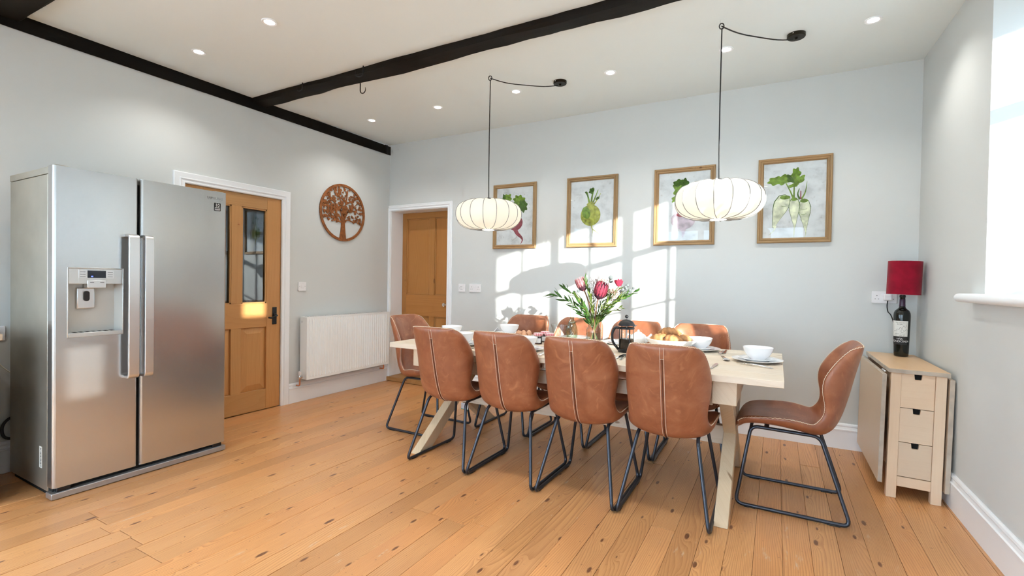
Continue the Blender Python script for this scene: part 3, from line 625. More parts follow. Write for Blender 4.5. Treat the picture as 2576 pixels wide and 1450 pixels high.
    v, f = text_mb('10', .031); m = MB(); m.add([(X+.001,-2.433+a,1.686+b2) for a,b2,_ in v], f); m.build('sticker_number', whiteink_m, st_)
    for z_, h_ in ((1.678,.003),(1.668,.004),(1.663,.0015)): MB().box(X+.0007,X+.001,-2.450,-2.416,z_,z_+h_).build('sticker_line', whiteink_m, st_)
    bl = MB().box(.545,.578,Y0+.0025,Y0+.004,.145,.262).build('serial_label', label_m, r)
    for k in range(14): MB().box(.560,.572,Y0+.002,Y0+.0025,.152+.0075*k,.152+.0075*k+R.choice((.002,.003,.0045))).build('barcode_bar', ink_m, bl)
fridge()
t_ = MB().tube(catmull([(.03,-3.36,.80),(.03,-3.33,.74),(.04,-3.30,.66),(.05,-3.25,.60)], 6), .0035, 6).build('cable', cordw_m, None, smooth=1); tag(t_, 'thin cream cable dropping behind the fridge side', 'cable')
t_ = MB().tube(catmull([(.05,-3.20,.36),(.045,-3.27,.33),(.04,-3.295,.28),(.045,-3.28,.22),(.05,-3.2,.2)], 6), .008, 8).build('cable', cordg_m, None, smooth=1); tag(t_, 'thick dark grey hose bulging from behind the fridge base', 'hose')
cbd = empty('base_cupboard', (0,0,0), 0, 'white cupboard side just showing at the left picture edge', 'cupboard')
MB().box(.02,.53,-4.05,-3.435,.0,.86).build('carcass', ceramicd_m, cbd, bevel=.002); MB().box(.532,.552,-4.05,-3.435,.10,.855).build('door', ceramicd_m, cbd, bevel=.002); MB().box(.005,.57,-4.06,-3.428,.861,.895).build('worktop', tabley_m, cbd, bevel=.003)

# ------------------------------------------------------------------ radiator
def radiator():
    y0, y1, z0, z1, xf = -1.238, -.118, .223, .832, .13
    r = empty('radiator', (0,0,0), 0, 'white ribbed panel radiator under the round tree plaque', 'radiator')
    m = MB(); n = 33; pit = (y1-y0-.05)/n; zi0, zi1 = z0+.035, z1-.03; base = xf-.010
    prof = []
    for k in range(n):
        a = y0+.025+k*pit
        prof += [(a,xf-.009),(a+pit*.16,xf-.009),(a+pit*.30,xf-.001),(a+pit*.84,xf-.001),(a+pit*.98,xf-.009)]
    prof.append((y1-.025,xf-.009))
    for (a, xa), (b2, xb) in zip(prof, prof[1:]):
        m.add([(xa,a,zi0),(xb,b2,zi0),(xb,b2,zi1),(xa,a,zi1)], [(0,1,2,3)])
        for zi, zo in ((zi0,zi0-.012),(zi1,zi1+.012)):
            m.add([(xa,a,zi),(xb,b2,zi),(xf-.004,b2,zo),(xf-.004,a,zo)], [(0,1,2,3) if zi == zi1 else (3,2,1,0)])
    m.box(xf-.028,xf-.004,y0+.004,y1-.004,z0,zi0-.012); m.box(xf-.028,xf-.004,y0+.004,y1-.004,zi1+.012,z1-.004); m.box(xf-.028,xf-.004,y0+.004,y0+.025,zi0-.012,zi1+.012); m.box(xf-.028,xf-.004,y1-.025,y1-.004,zi0-.012,zi1+.012)
    m.box(xf-.03,xf-.012,y0+.006,y1-.006,z0,z1-.006)
    m.build('front_panel', rad_m, r, smooth=.4)
    for y in (y0,y1-.004): MB().box(.030,xf-.002,y,y+.004,z0+.005,z1).build('side_panel', rad_m, r, bevel=.0015)
    g = MB().box(.034,xf-.002,y0+.0045,y1-.0045,z1-.006,z1+.001).build('top_grille', rad_m, r)
    for k in range(36): MB().box(.055,.105,y0+.03+.0295*k,y0+.042+.0295*k,z1+.001,z1+.0016).build('grille_slot', greyink_m, g)
    MB().box(.034,.048,y0+.03,y1-.03,z0+.01,z1-.01).build('back_panel', rad_m, r)
    MB().box(.023,.034,y0+.2,y0+.23,z0+.1,z1-.1).build('wall_bracket', rad_m, r); MB().box(.023,.034,y1-.23,y1-.2,z0+.1,z1-.1).build('wall_bracket', rad_m, r)
    MB().lathe([(.009,0),(.009,.006),(.004,.008)], 14, M=Matrix.Translation((.06,y0,z1-.045)) @ Matrix.Rotation(PI/2,4,'X')).build('bleed_plug', chrome_m, r, smooth=.6)
    v = MB(); v.lathe([(.010,0),(.013,.006),(.013,.03),(.010,.036)], 14, M=Matrix.Translation((.07,y0-.03,.235))); v.tube([(.07,y0-.045,.255),(.07,y0+.002,.255)], .009, 12); v.tube([(.045,y0-.03,.25),(.10,y0-.03,.25)], .008, 12)
    vv = v.build('valve', chrome_m, r, smooth=.6); MB().lathe([(.012,0),(.013,.01),(.012,.036)], 14, c=(.07,y0-.03,.272)).build('valve_cap', plast_m, vv, smooth=.6)
    MB().tube(rounded([(.07,y0-.03,.24),(.07,y0-.03,.168),(.0225,y0-.03,.168)], .02), .0075, 10).build('pipe', copper_m, r, smooth=1)
    MB().tube(rounded([(.08,y1-.03,.235),(.08,y1-.03,.165),(.0225,y1-.03,.165)], .015), .0075, 10).build('pipe', copper_m, r, smooth=1)
radiator()

# ------------------------------------------------------------------ rusted tree plaque
def plaque():
    r = empty('tree_plaque', (.004,-.706,1.914), 0, 'round rust-brown metal tree of life plaque on the wall', 'plaque'); Rr = .303; th = .010
    def P(a, b2): return a, b2                                     # local y, z
    m = MB(); n = 64
    for x_ in ((0,th),):
        vs = []
        for k in range(n):
            a = 2*PI*k/n
            for rr, xx in ((Rr,0),(Rr,th),(Rr-.026,th),(Rr-.026,0)): vs.append((xx,rr*math.cos(a),rr*math.sin(a)))
        m.add(vs, [(k*4+q,k*4+(q+1)%4,((k+1)%n)*4+(q+1)%4,((k+1)%n)*4+q) for k in range(n) for q in range(4)])
    m.build('ring', rust_m, r, smooth=.5)
    m = MB(); m.prism([(-.048,-.283),(-.030,-.20),(-.024,-.12),(-.028,-.06),(0,-.03),(.026,-.07),(.022,-.12),(.030,-.20),(.042,-.284)], 0, th*.8, 'x'); m.build('trunk', rust_m, r)
    rb = random.Random(3); br = MB(); tips = []
    def ribbon(pts, w0, w1, to):
        pts = catmull([(a,b2) for a,b2 in pts], 5); n2 = len(pts); lft = []; rgt = []
        for i, p in enumerate(pts):
            a = Vector(pts[max(i-1,0)]); b2 = Vector(pts[min(i+1,n2-1)]); t = (b2-a).normalized(); w_ = (w0+(w1-w0)*i/(n2-1))/2
            lft.append((p[0]-t.y*w_,p[1]+t.x*w_)); rgt.append((p[0]+t.y*w_,p[1]-t.x*w_))
        to.prism(lft+rgt[::-1], .001, th*.7, 'x')
    main = [[(-.015,-.09),(-.05,-.04),(-.13,-.02),(-.24,.0)],[(-.01,-.06),(-.04,.03),(-.12,.10),(-.2,.16)],[(0,-.06),(-.01,.06),(-.05,.16),(-.07,.25)],[(0,-.06),(.03,.08),(.05,.17),(.06,.25)],[(.01,-.07),(.03,.0),(.10,.03),(.2,.13)],[(.01,-.09),(.04,-.02),(.09,.035),(.17,.03),(.25,-.0)],[(.02,-.10),(.06,-.07),(.15,-.085),(.26,-.06)],[(-.02,-.10),(-.08,-.09),(-.17,-.06),(-.25,-.08)],[(-.03,.02),(-.14,.04),(-.25,.08)],[(.04,.10),(.12,.14),(.19,.2)]]
    for b_ in main: ribbon(b_, .020, .005, br); tips += catmull(b_, 4)[3:]
    br.build('branches', rust_m, r)
    lv = MB()
    for k in range(330):
        if k < 120: tx, tz = rb.choice(tips); tx += rb.gauss(0,.022); tz += rb.gauss(0,.022)
        else: tx, tz = rb.uniform(-.27,.27), rb.uniform(-.10,.27)
        if math.hypot(tx,tz) > .272 or (abs(tx) < .04 and tz < .0) or (.035 < tx < .16 and -.055 < tz < .02) or (tz < -.05 and abs(tx) < .05) or tz < -.14: continue
        s = rb.uniform(.011,.017); a = rb.uniform(0,6.28); ca, sa = math.cos(a), math.sin(a)
        pts = [(0,-1.1),(.75,-.25),(.95,.35),(.6,.8),(.2,.7),(0,.35),(-.2,.7),(-.6,.8),(-.95,.35),(-.75,-.25)]
        lv.prism([(tx+s*(p*ca-q*sa), tz+s*(p*sa+q*ca)) for p, q in pts], .001, th*rb.uniform(.5,.75), 'x')
    o = lv.build('leaves', rust_m, r); o['kind'] = 'stuff'
    for (bx, bz, s) in ((.075,-.045,1),(.125,-.038,-1)):
        pts = [(-.028,.0),(-.012,.006),(-.002,.018),(.008,.024),(.014,.018),(.022,.016),(.014,.012),(.010,-.002),(-.006,-.012),(-.020,-.006)]
        MB().prism([(bx+s*p, bz+q) for p, q in (pts if s > 0 else pts[::-1])], .001, th*.8, 'x').build('bird', rust_m, r)
plaque()

# ------------------------------------------------------------------ switches and sockets
def plate(name, w, h, loc, rz, label, cat, kind_):
    """wall plate, local x = along the wall, local -y = into the room"""
    r = empty(name, loc, rz, label, cat)
    MB().prism(rrect(-w/2,w/2,-h/2,h/2,.006), -.009, 0, 'y').build('face_plate', plast_m, r, smooth=.5, bevel=.0025)
    if kind_ == 'switch': MB().box(-.014,.014,-.0125,-.009,-.016,.016).build('rocker', plast_m, r, bevel=.002)
    if kind_ == 'spur':
        MB().box(-.020,.008,-.010,-.009,.010,.013).build('fuse_line', greyink_m, r); MB().box(-.016,.012,-.010,-.009,-.016,-.013).build('fuse_line', greyink_m, r)
    for s in (-1,1) if kind_ != 'socket' else (): MB().lathe([(.0028,0),(.0022,.0012)], 10, M=Matrix.Translation((s*.030,-.009,0)) @ Matrix.Rotation(PI/2,4,'X')).build('screw', greyink_m, r)
    if kind_ == 'socket':
        for s in (-1,1):
            MB().box(s*.010-.007,s*.010+.007,-.013,-.009,.010,.028).build('rocker', plast_m, r, bevel=.0015)
            cx = s*.043
            for q in ((-.002,.002,.008,.016),(-.013,-.006,-.013,-.010),(.006,.013,-.013,-.010)): MB().box(cx+q[0],cx+q[1],-.0094,-.009,q[2],q[3]).build('pin_hole', void_m, r)
    return r
plate('light_switch', .088, .088, (0,-1.202,1.127), PI/2, 'small square white light switch above the radiator', 'switch', 'switch')
plate('fused_spur', .087, .087, (1.072,0,1.130), 0, 'square white fused spur plate beside the pine door', 'switch', 'spur')
plate('wall_socket', .147, .087, (1.243,0,1.131), 0, 'double white wall socket right of the pine door', 'socket', 'socket')
plate('wall_socket', .147, .087, (4.763,0,1.138), 0, 'double white wall socket behind the red lamp', 'socket', 'socket')
plate('wall_socket', .147, .087, (0,-3.345,.848), PI/2, 'white wall socket at the left edge beside the fridge', 'socket', 'socket')

# ------------------------------------------------------------------ framed prints
def blob(cx, cz, pts, s=1): return [(cx+a*s, cz+b2*s) for a, b2 in pts]
def ell(cx, cz, rx, rz, n=28, rot=0): return [(cx+rx*math.cos(2*PI*k/n)*math.cos(rot)-rz*math.sin(2*PI*k/n)*math.sin(rot), cz+rx*math.cos(2*PI*k/n)*math.sin(rot)+rz*math.sin(2*PI*k/n)*math.cos(rot)) for k in range(n)]
def strip(pts, w0, w1):
    pts = catmull(pts, 5); n2 = len(pts); l_ = []; r_ = []
    for i, p in enumerate(pts):
        a = Vector(pts[max(i-1,0)]); b2 = Vector(pts[min(i+1,n2-1)]); t = (b2-a).normalized(); w_ = (w0+(w1-w0)*i/(n2-1))/2
        l_.append((p[0]-t.y*w_,p[1]+t.x*w_)); r_.append((p[0]+t.y*w_,p[1]-t.x*w_))
    return l_+r_[::-1]
def lobed(cx, cz, rx, rz, rot, k=7, amp=.16):
    o = []
    for i in range(44):
        a = 2*PI*i/44; q = 1+amp*math.sin(k*a+.6); X_, Z_ = rx*q*math.cos(a), rz*q*math.sin(a)
        o.append((cx+X_*math.cos(rot)-Z_*math.sin(rot), cz+X_*math.sin(rot)+Z_*math.cos(rot)))
    return o
def picture(x, z, label, art):
    Wp, Hp, bw = .499, .6647, .040
    r = empty('framed_print', (x,0,z), 0, label, 'picture', 'vegetable prints along the far wall')
    prof = [(0,-.003),(0,-.020),(.006,-.026),(.015,-.026),(.018,-.020),(.022,-.020),(.025,-.024),(.031,-.024),(.034,-.014),(bw,-.012),(bw,-.003)]
    cs = [(0,0),(Wp,0),(Wp,Hp),(0,Hp)]; ins = [(1,1),(-1,1),(-1,-1),(1,-1)]; k = len(prof)
    for i in range(4):
        j = (i+1) % 4; vs = []
        for e in (i, j):
            for d, y in prof: vs.append((cs[e][0]+ins[e][0]*d, y, cs[e][1]+ins[e][1]*d))
        MB().add(vs, [tuple(range(k)), tuple(range(k,2*k))[::-1]]+[(q,k+q,k+(q+1)%k,(q+1)%k) for q in range(k)]).build('frame_rail', frame_m if i % 2 == 0 else framez_m, r)
    p_ = MB().box(.03,Wp-.03,-.008,-.003,.03,Hp-.03).build('paper_print', paper_m, r)
    lay = 0
    for nm, m, poly in art:
        lay += 1; MB().prism(poly, -.0082-.00006*lay, -.0081, 'y').build(nm, m, p_)
    MB().box(.036,Wp-.036,-.0135,-.0115,.036,Hp-.036).build('glass_pane', pglass_m, r)
ST = 'printed_stalk'; LF = 'printed_leaf'; RT = 'printed_root'
swede = [(ST,leafp_m,strip([(.23,.40),(.215,.46),(.20,.52)],.020,.012)),(ST,leafp_m,strip([(.245,.40),(.25,.47),(.27,.55)],.022,.010)),(ST,leafp_m,strip([(.25,.40),(.28,.46),(.31,.535)],.018,.006)),(ST,swede_m,strip([(.26,.39),(.30,.44),(.335,.50)],.014,.004)),
  (LF,leafd_m,lobed(.245,.53,.03,.022,.9,5)),(LF,leafd_m,lobed(.305,.455,.022,.012,.6,5)),(LF,leafd_m,strip([(.215,.46),(.20,.50),(.185,.525)],.006,.02)),
  (RT,swede_m,ell(.238,.300,.098,.100)),(RT,swede_m,strip([(.215,.385),(.24,.405),(.265,.385)],.05,.05)),(RT,leafp_m,ell(.195,.325,.040,.058,rot=.3)),(RT,swede_m,strip([(.245,.21),(.26,.17),(.30,.14),(.36,.09)],.010,.0015)),(RT,swede_m,strip([(.25,.205),(.262,.15),(.255,.10)],.006,.001))]
beet = [(ST,beet_m,strip([(.25,.33),(.22,.42),(.16,.50)],.012,.006)),(ST,beet_m,strip([(.26,.33),(.29,.42),(.33,.48)],.012,.006)),(LF,leafp_m,lobed(.155,.51,.062,.045,.7,6)),(LF,leafd_m,lobed(.125,.535,.018,.03,.2,4)),(LF,leafp_m,lobed(.305,.485,.072,.055,-.4,8)),(LF,leafd_m,lobed(.345,.43,.050,.060,.2,7)),
  (RT,beet_m,ell(.26,.265,.085,.080)),(RT,beet_m,strip([(.26,.20),(.285,.155),(.33,.115),(.345,.085),(.325,.045)],.050,.002)),(RT,beet_m,strip([(.29,.15),(.28,.12),(.24,.09)],.004,.001))]
turnip = [(ST,leafp_m,strip([(.245,.28),(.25,.36),(.24,.45)],.022,.016)),(LF,leafp_m,lobed(.225,.47,.060,.075,.2,8)),(LF,leafd_m,lobed(.20,.535,.045,.030,.4,6)),(LF,leafd_m,lobed(.255,.525,.032,.045,.0,5)),(LF,leafp_m,lobed(.19,.405,.045,.030,.6,6)),
  (RT,turnip_m,ell(.245,.215,.100,.082)),(RT,beet_m,ell(.25,.262,.060,.022)),(RT,turnip_m,strip([(.245,.145),(.25,.115),(.245,.06)],.06,.002))]
def rad(cx, cz, L_, w, rot):
    o = [(0,0),(w*.7,-.02),(w,-.06*L_/.2),(w*.85,-.10*L_/.2),(w*.45,-.16*L_/.2),(w*.12,-.22*L_/.2),(-w*.12,-.22*L_/.2),(-w*.5,-.16*L_/.2),(-w*.9,-.10*L_/.2),(-w,-.06*L_/.2),(-w*.7,-.02)]
    return [(cx+a*math.cos(rot)-b2*math.sin(rot), cz+a*math.sin(rot)+b2*math.cos(rot)) for a, b2 in o]
radish = [(ST,leafp_m,strip([(.245,.345),(.225,.40),(.19,.475)],.012,.006)),(ST,leafp_m,strip([(.25,.345),(.25,.42),(.25,.51)],.013,.006)),(ST,leafp_m,strip([(.30,.335),(.325,.39),(.335,.47)],.014,.002)),(ST,leafd_m,strip([(.29,.335),(.275,.375),(.285,.42)],.016,.004)),(ST,beet_m,strip([(.295,.335),(.295,.37),(.295,.40)],.010,.006)),
  (LF,leafp_m,lobed(.125,.490,.055,.032,.1,6)),(LF,leafp_m,lobed(.175,.495,.055,.036,.3,6)),(LF,leafd_m,lobed(.225,.50,.024,.036,.5,4)),(LF,leafp_m,lobed(.262,.53,.030,.050,.0,6)),(LF,leafp_m,lobed(.285,.485,.044,.024,.7,4)),(LF,leafp_m,lobed(.245,.445,.036,.014,.2,5)),
  (RT,leafd_m,rad(.192,.380,.245,.058,-.30)),(RT,radish_m,rad(.192,.376,.24,.053,-.30)),(RT,leafd_m,rad(.318,.339,.225,.043,.06)),(RT,radish_m,rad(.318,.336,.22,.039,.06)),(RT,leafd_m,rad(.252,.354,.215,.039,.03)),(RT,radish_m,rad(.252,.350,.21,.035,.03)),
  (RT,leafp_m,ell(.190,.356,.036,.016)),(RT,leafp_m,ell(.318,.322,.026,.015)),(RT,leafp_m,ell(.252,.338,.022,.013)),(RT,leafp_m,strip([(.165,.29),(.18,.285),(.20,.288)],.003,.002)),(RT,leafp_m,strip([(.295,.26),(.315,.255),(.34,.26)],.003,.002)),(RT,leafp_m,strip([(.30,.22),(.315,.216),(.335,.222)],.003,.002)),
  (RT,radish_m,strip([(.130,.135),(.115,.095),(.085,.065)],.012,.002)),(RT,radish_m,strip([(.258,.13),(.256,.08),(.255,.03)],.010,.002)),(RT,radish_m,strip([(.330,.11),(.334,.07),(.325,.035)],.010,.002))]
picture(1.464,1.546,'framed beetroot print, mostly behind the left pendant lamp',beet)
picture(2.292,1.546,'framed print of a round yellow-green swede',swede)
picture(3.119,1.546,'framed purple turnip print partly behind the right pendant lamp',turnip)
picture(3.935,1.546,'framed print of three white-green radishes with leaves',radish)

# ------------------------------------------------------------------ pendants
def pendant(hx, hy, cx_, cy_, label):
    zh = ZC(hy); zc = ZC(cy_); r = empty('pendant_lamp', (0,0,0), 0, label, 'pendant lamp', 'silk pendant lamps over the table'); c0 = (hx+.012, hy, 1.714)
    nr = 16; per = 8; prof = catmull([(.045,-.114),(.10,-.112),(.165,-.103),(.215,-.078),(.243,-.04),(.250,0),(.243,.04),(.218,.074),(.17,.098),(.10,.112),(.04,.108)], 3)
    m = MB(); vs = []; n = nr*per
    for rr, z in prof:
        for k in range(n):
            ph = (k % per)/per; sag = math.sin(PI*ph); f_ = 1-.045*sag*(rr/.25)
            zz = z*(1-.07*sag*(1 if abs(z) > .03 else abs(z)/.03)); a = 2*PI*k/n
            vs.append((c0[0]+rr*f_*math.cos(a), c0[1]+rr*f_*math.sin(a), c0[2]+zz))
    m.add(vs, [(i*n+k,i*n+(k+1)%n,(i+1)*n+(k+1)%n,(i+1)*n+k) for i in range(len(prof)-1) for k in range(n)])
    sh = m.build('silk_shade', silk_m, r, smooth=.7)
    for q in range(nr):
        a = 2*PI*q/nr; MB().tube([(c0[0]+(rr+.0012)*math.cos(a),c0[1]+(rr+.0012)*math.sin(a),c0[2]+z) for rr, z in prof], .0021, 5).build('rib_wire', wire_m, sh, smooth=1)
    MB().lathe([(.045,-.112),(.047,-.116),(.001,-.1165)], 24, c=c0).build('bottom_diffuser', bulb_m, r)
    MB().lathe([(.02,.108),(.022,.125),(.012,.13)], 16, c=c0).build('top_cap', cordm, r, smooth=.6)
    MB().lathe([(.001,-.03),(.022,-.024),(.03,0),(.022,.024),(.012,.04),(.012,.1)], 16, c=c0).build('bulb', bulb_m, r, smooth=1)
    lt = bpy.data.lights.new('pendant_bulb', 'POINT'); lt.energy = PEND; lt.color = (1,.84,.62); lt.shadow_soft_size = .05; lo = bpy.data.objects.new('pendant_bulb', lt); col.objects.link(lo); lo.parent = r; lo.location = (c0[0],c0[1],c0[2]-.06)
    rg = Vector((hx+.008,hy,zh-.040))
    MB().tube([rg+Vector((.002,0,-.012)), (c0[0]-.004,c0[1],2.3), (c0[0]-.003,c0[1],2.0), (c0[0],c0[1],c0[2]+.128)], .0038, 6).build('drop_cord', cordm, r, smooth=1)
    e = Vector((cx_-.02,cy_,zc-.026)); pts = []
    for k in range(15):
        t = k/14; p = rg.lerp(e, t); p.z -= .03*math.sin(PI*t)+.004*math.sin(9*t); pts.append(p)
    MB().tube(pts, .0038, 6).build('swag_cord', cordm, r, smooth=1)
    MB().tube([rg+Vector((.0125*math.cos(2*PI*k/14),.004*math.cos(2*PI*k/14),.017*math.sin(2*PI*k/14))) for k in range(14)], .0034, 6, closed=True).build('cord_loop', cordm, r, smooth=1)
    MB().tube([(hx,hy,zh+.002),(hx,hy,zh-.014),(hx+.006,hy,zh-.022),(hx+.002,hy,zh-.030),(hx-.004,hy,zh-.024)], .0016, 6).build('screw_hook', chrome_m, r, smooth=1)
    cn = MB().lathe([(.052,0),(.052,-.020),(.049,-.024),(.001,-.0245)], 36, c=(cx_,cy_,zc+.002)).build('ceiling_canopy', canopy_m, r, smooth=.6)
    MB().lathe([(.009,-.024),(.009,-.034),(.004,-.036)], 12, c=(cx_,cy_,zc+.002)).build('cord_grip', canopy_m, cn, smooth=.6)
    MB().lathe([(.004,0),(.003,.003)], 10, M=Matrix.Translation((cx_-.018,cy_-.0495,zc-.010)) @ Matrix.Rotation(PI/2,4,'X')).build('grub_screw', chrome_m, cn)
PEND = .35
pendant(2.138,-1.217,2.549,-.82,'white ribbed silk pendant lamp in front of the beetroot print')
pendant(3.755,-1.223,4.157,-.814,'white ribbed silk pendant lamp in front of the turnip print')

# ------------------------------------------------------------------ downlights
DLW = 13
def downlight(x, y, label):
    z = ZC(y); r = empty('downlight', (x,y,z), 0, label, 'downlight', 'recessed ceiling downlights')
    MB().lathe([(.030,-.001),(.031,-.004),(.043,-.006),(.045,-.0025),(.045,.003)], 28, cap0=False, cap1=False).build('trim_ring', trim_m, r, smooth=.7)
    MB().lathe([(.0305,-.0022),(.001,-.0024)], 24).build('lamp_face', led_m, r)
    lt = bpy.data.lights.new('downlight_beam', 'SPOT'); lt.energy = DLW; lt.spot_size = 2.3; lt.spot_blend = .7; lt.color = (1,.97,.91); lt.shadow_soft_size = .03
    lo = bpy.data.objects.new('downlight_beam', lt); col.objects.link(lo); lo.parent = r; lo.location = (0,0,-.012)
downlight(.502,-2.44,'ceiling downlight nearest the top of the fridge')
downlight(1.313,-2.459,'brightest ceiling downlight on the near side of the cross beam')
for i, (x_, lb_) in enumerate(zip((.505,1.327,2.143,2.95,3.751,4.551), ('ceiling downlight nearest the far left corner','second ceiling downlight from the far left corner','ceiling downlight below the left swag cord','ceiling downlight between the two bronze canopies','ceiling downlight touching the right pendant cord','ceiling downlight nearest the window wall'))): downlight(x_, -.80, lb_)
for x_, lb_ in zip((2.12,2.93,3.74,4.55), ('first','second','third','fourth')): downlight(x_, -2.45, lb_+' unseen ceiling downlight above the top picture edge, over the near chairs')  # this unseen row and the next are added to brighten the floor
for x_, lb_ in zip((.6,1.7,2.8,3.9), ('first','second','third','fourth')): downlight(x_, -4.3, lb_+' unseen ceiling downlight in the row over the camera')
# ------------------------------------------------------------------ dining table
TX0, TX1, TY0, TY1, TZ = 1.663, 4.1235, -1.747, -.679, .76
def table():
    r = empty('dining_table', (0,0,0), 0, 'long bleached pine trestle dining table with crossed legs laid for breakfast', 'table')
    n = 6; w_ = (TY1-TY0)/n; tp = empty('table_top', (0,0,0)); tp.parent = r
    for k in range(n): MB().box(TX0,TX1,TY0+w_*k+.0006,TY0+w_*(k+1)-.0006,TZ-.034,TZ).build('plank', table_m, tp, bevel=.0025)
    for xc in (1.905,3.862):
        MB().box(xc-.058,xc+.058,-1.705,-.721,.605,.7255).build('top_bar', tabley_m, r, bevel=.003)
        yc = -1.22
        for s, dx in ((-1,-.0),(1,.0)):
            # one leg of the cross, halved over the other
            a = Vector((xc, yc+s*.46, 0)); b2 = Vector((xc, yc-s*.335, .605)); d = (b2-a); t = d.normalized(); wd_ = .082
            cut = wd_/2/ (t.z)
            pts = [(a.y-cut,0),(a.y+cut,0),(b2.y+cut,.605),(b2.y-cut,.605)]
            off = .0 if s < 0 else .0
            x0_, x1_ = xc-.034, xc+.034
            if s > 0: x0_, x1_ = xc-.0335, xc+.0335
            MB().prism(pts, x0_, x1_, 'x').build('leg', tablez_m, r, bevel=.003)
    MB().box(1.941,3.827,-1.245,-1.195,.265,.375).build('stretcher', table_m, r, bevel=.003)
    for y0 in (-1.64,-.83): MB().box(1.984,3.803,y0,y0+.030,.58,.66).build('side_rail', table_m, r, bevel=.003)
    tg = MB().box(1.955,2.02,-1.262,-1.2605,.215,.262).build('care_label', jlabel_m, r)
    MB().box(1.955,2.02,-1.2623,-1.2620,.212,.217).build('label_band', mat('green_band', (.08,.35,.22), .6), tg)
table()

# ------------------------------------------------------------------ chairs
def chair():
    r = empty('dining_chair', (0,0,0), 0, 'chair', 'chair', 'tan leather dining chairs round the table')
    ST_ = [((.272,.400),(.256,.448),.178),((.252,.440),(.230,.474),.203),((.19,.462),(.180,.490),.220),((.10,.460),(.09,.499),.222),((0,.447),(.005,.501),.222),((-.07,.435),(-.055,.492),.215),((-.125,.428),(-.095,.487),.206),((-.165,.445),(-.122,.507),.196),((-.195,.485),(-.145,.547),.190),((-.220,.55),(-.149,.60),.193),((-.242,.63),(-.139,.66),.203),((-.262,.72),(-.142,.725),.206),((-.278,.79),(-.172,.787),.201),((-.290,.845),(-.213,.843),.190),((-.299,.884),(-.255,.885),.174),((-.306,.906),(-.297,.904),.150)]
    rows = catmull([(*c_, *e_, w_) for c_, e_, w_ in ST_], 2); nc = 13; G = []
    for cy, cz, ey, ez, w_ in rows:
        row = []
        for k in range(nc):
            t = -1+2*k/(nc-1); q = abs(t)**2.0; row.append(Vector((w_*math.sin(t*PI/2*.92)/math.sin(PI/2*.92), cy+(ey-cy)*q, cz+(ez-cz)*q)))
        G.append(row)
    nr_ = len(G)
    def nrm(i, k):
        a = G[min(i+1,nr_-1)][k]-G[max(i-1,0)][k]; b2 = G[i][min(k+1,nc-1)]-G[i][max(k-1,0)]; return b2.cross(a).normalized()
    # normal orientation: up on the seat, forward on the back
    sg = 1 if nrm(6,6).z*1 > 0 else -1
    top, bot = [], []
    for i in range(nr_):
        for k in range(nc):
            e = max(abs(-1+2*k/(nc-1)), abs(-1+2*i/(nr_-1))); th = .021*(1-.45*max(0,(e-.8)/.2)**2); n = nrm(i,k)*sg
            top.append(G[i][k]+n*th); bot.append(G[i][k]-n*th)
    m = MB(); K = nr_*nc; fs = []
    ix = lambda i, k: i*nc+k
    for i in range(nr_-1):
        for k in range(nc-1):
            q = (ix(i,k),ix(i,k+1),ix(i+1,k+1),ix(i+1,k))
            fs.append(q if sg > 0 else q[::-1]); z = tuple(K+a for a in q); fs.append(z[::-1] if sg > 0 else z)
    loop = [ix(0,k) for k in range(nc)]+[ix(i,nc-1) for i in range(1,nr_)]+[ix(nr_-1,k) for k in range(nc-2,-1,-1)]+[ix(i,0) for i in range(nr_-2,0,-1)]
    nl = len(loop)
    cen = sum(top, Vector())/len(top); rim = []
    V = top+bot
    for p in range(nl):          # rounded rim: an extra ring pushed outwards
        a, b2 = loop[p-1], loop[(p+1) % nl]; t = (V[b2]-V[a]).normalized(); md = (V[loop[p]]+V[K+loop[p]])/2; n = (V[loop[p]]-V[K+loop[p]]).normalized()
        o_ = t.cross(n); 
        inn = G[min(max(loop[p]//nc,1),nr_-2)][min(max(loop[p]%nc,1),nc-2)]
        if o_.dot(md-inn) < 0: o_ = -o_
        rim.append(md+o_*.009)
    V = V+rim
    for p in range(nl):
        a, b2 = loop[p], loop[(p+1) % nl]; ra, rb_ = 2*K+p, 2*K+(p+1) % nl
        fs.append((b2,a,ra,rb_) if sg > 0 else (a,b2,rb_,ra)); fs.append((rb_,ra,K+a,K+b2) if sg > 0 else (ra,rb_,K+b2,K+a))
    m.add(V, fs); shell = m.build('leather_shell', leather_m, r, smooth=3.1, sub=1)
    # stitched rim: zigzag thread along the edge
    zz = MB(); path = rim+[rim[0]]; dense = catmull([tuple(p) for p in path], 5); pp = []
    tp_ = [tuple((V[a]+rim[i])/2+ (rim[i]-(V[a]+V[K+a])/2)*.20) for i, a in enumerate(loop)]; tp_.append(tp_[0]); bt_ = [tuple(rim[i]*.75+V[K+a]*.25+(rim[i]-(V[a]+V[K+a])/2)*.12) for i, a in enumerate(loop)]; bt_.append(bt_[0])
    A = [Vector(p) for p in catmull(tp_, 4)]; B = [Vector(p) for p in catmull(bt_, 4)]
    for i in range(len(A)): pp.append(A[i]*.62+B[i]*.38 if i % 2 else A[i]*.12+B[i]*.88)
    zz.tube(pp, .0013, 4); zz.build('edge_stitching', stitch_m, shell, smooth=1)
    # centre seam on the outside: dark groove, two lines of thread, a short bar
    def outer(i, dx): 
        n = nrm(i,6)*sg; p = G[i][6]-n*.0222; return Vector((p.x+dx,p.y,p.z))
    i0, i1 = 12, nr_-2
    gro = [outer(i,0) for i in range(i0,i1-2)]; MB().tube(gro, .0021, 6).build('seam_groove', groove_m, shell, smooth=1)
    for s in (-1,1): MB().tube([outer(i,s*.0095) for i in range(i0,i1+2)], .0010, 4).build('seam_thread', stitch_m, shell, smooth=1)
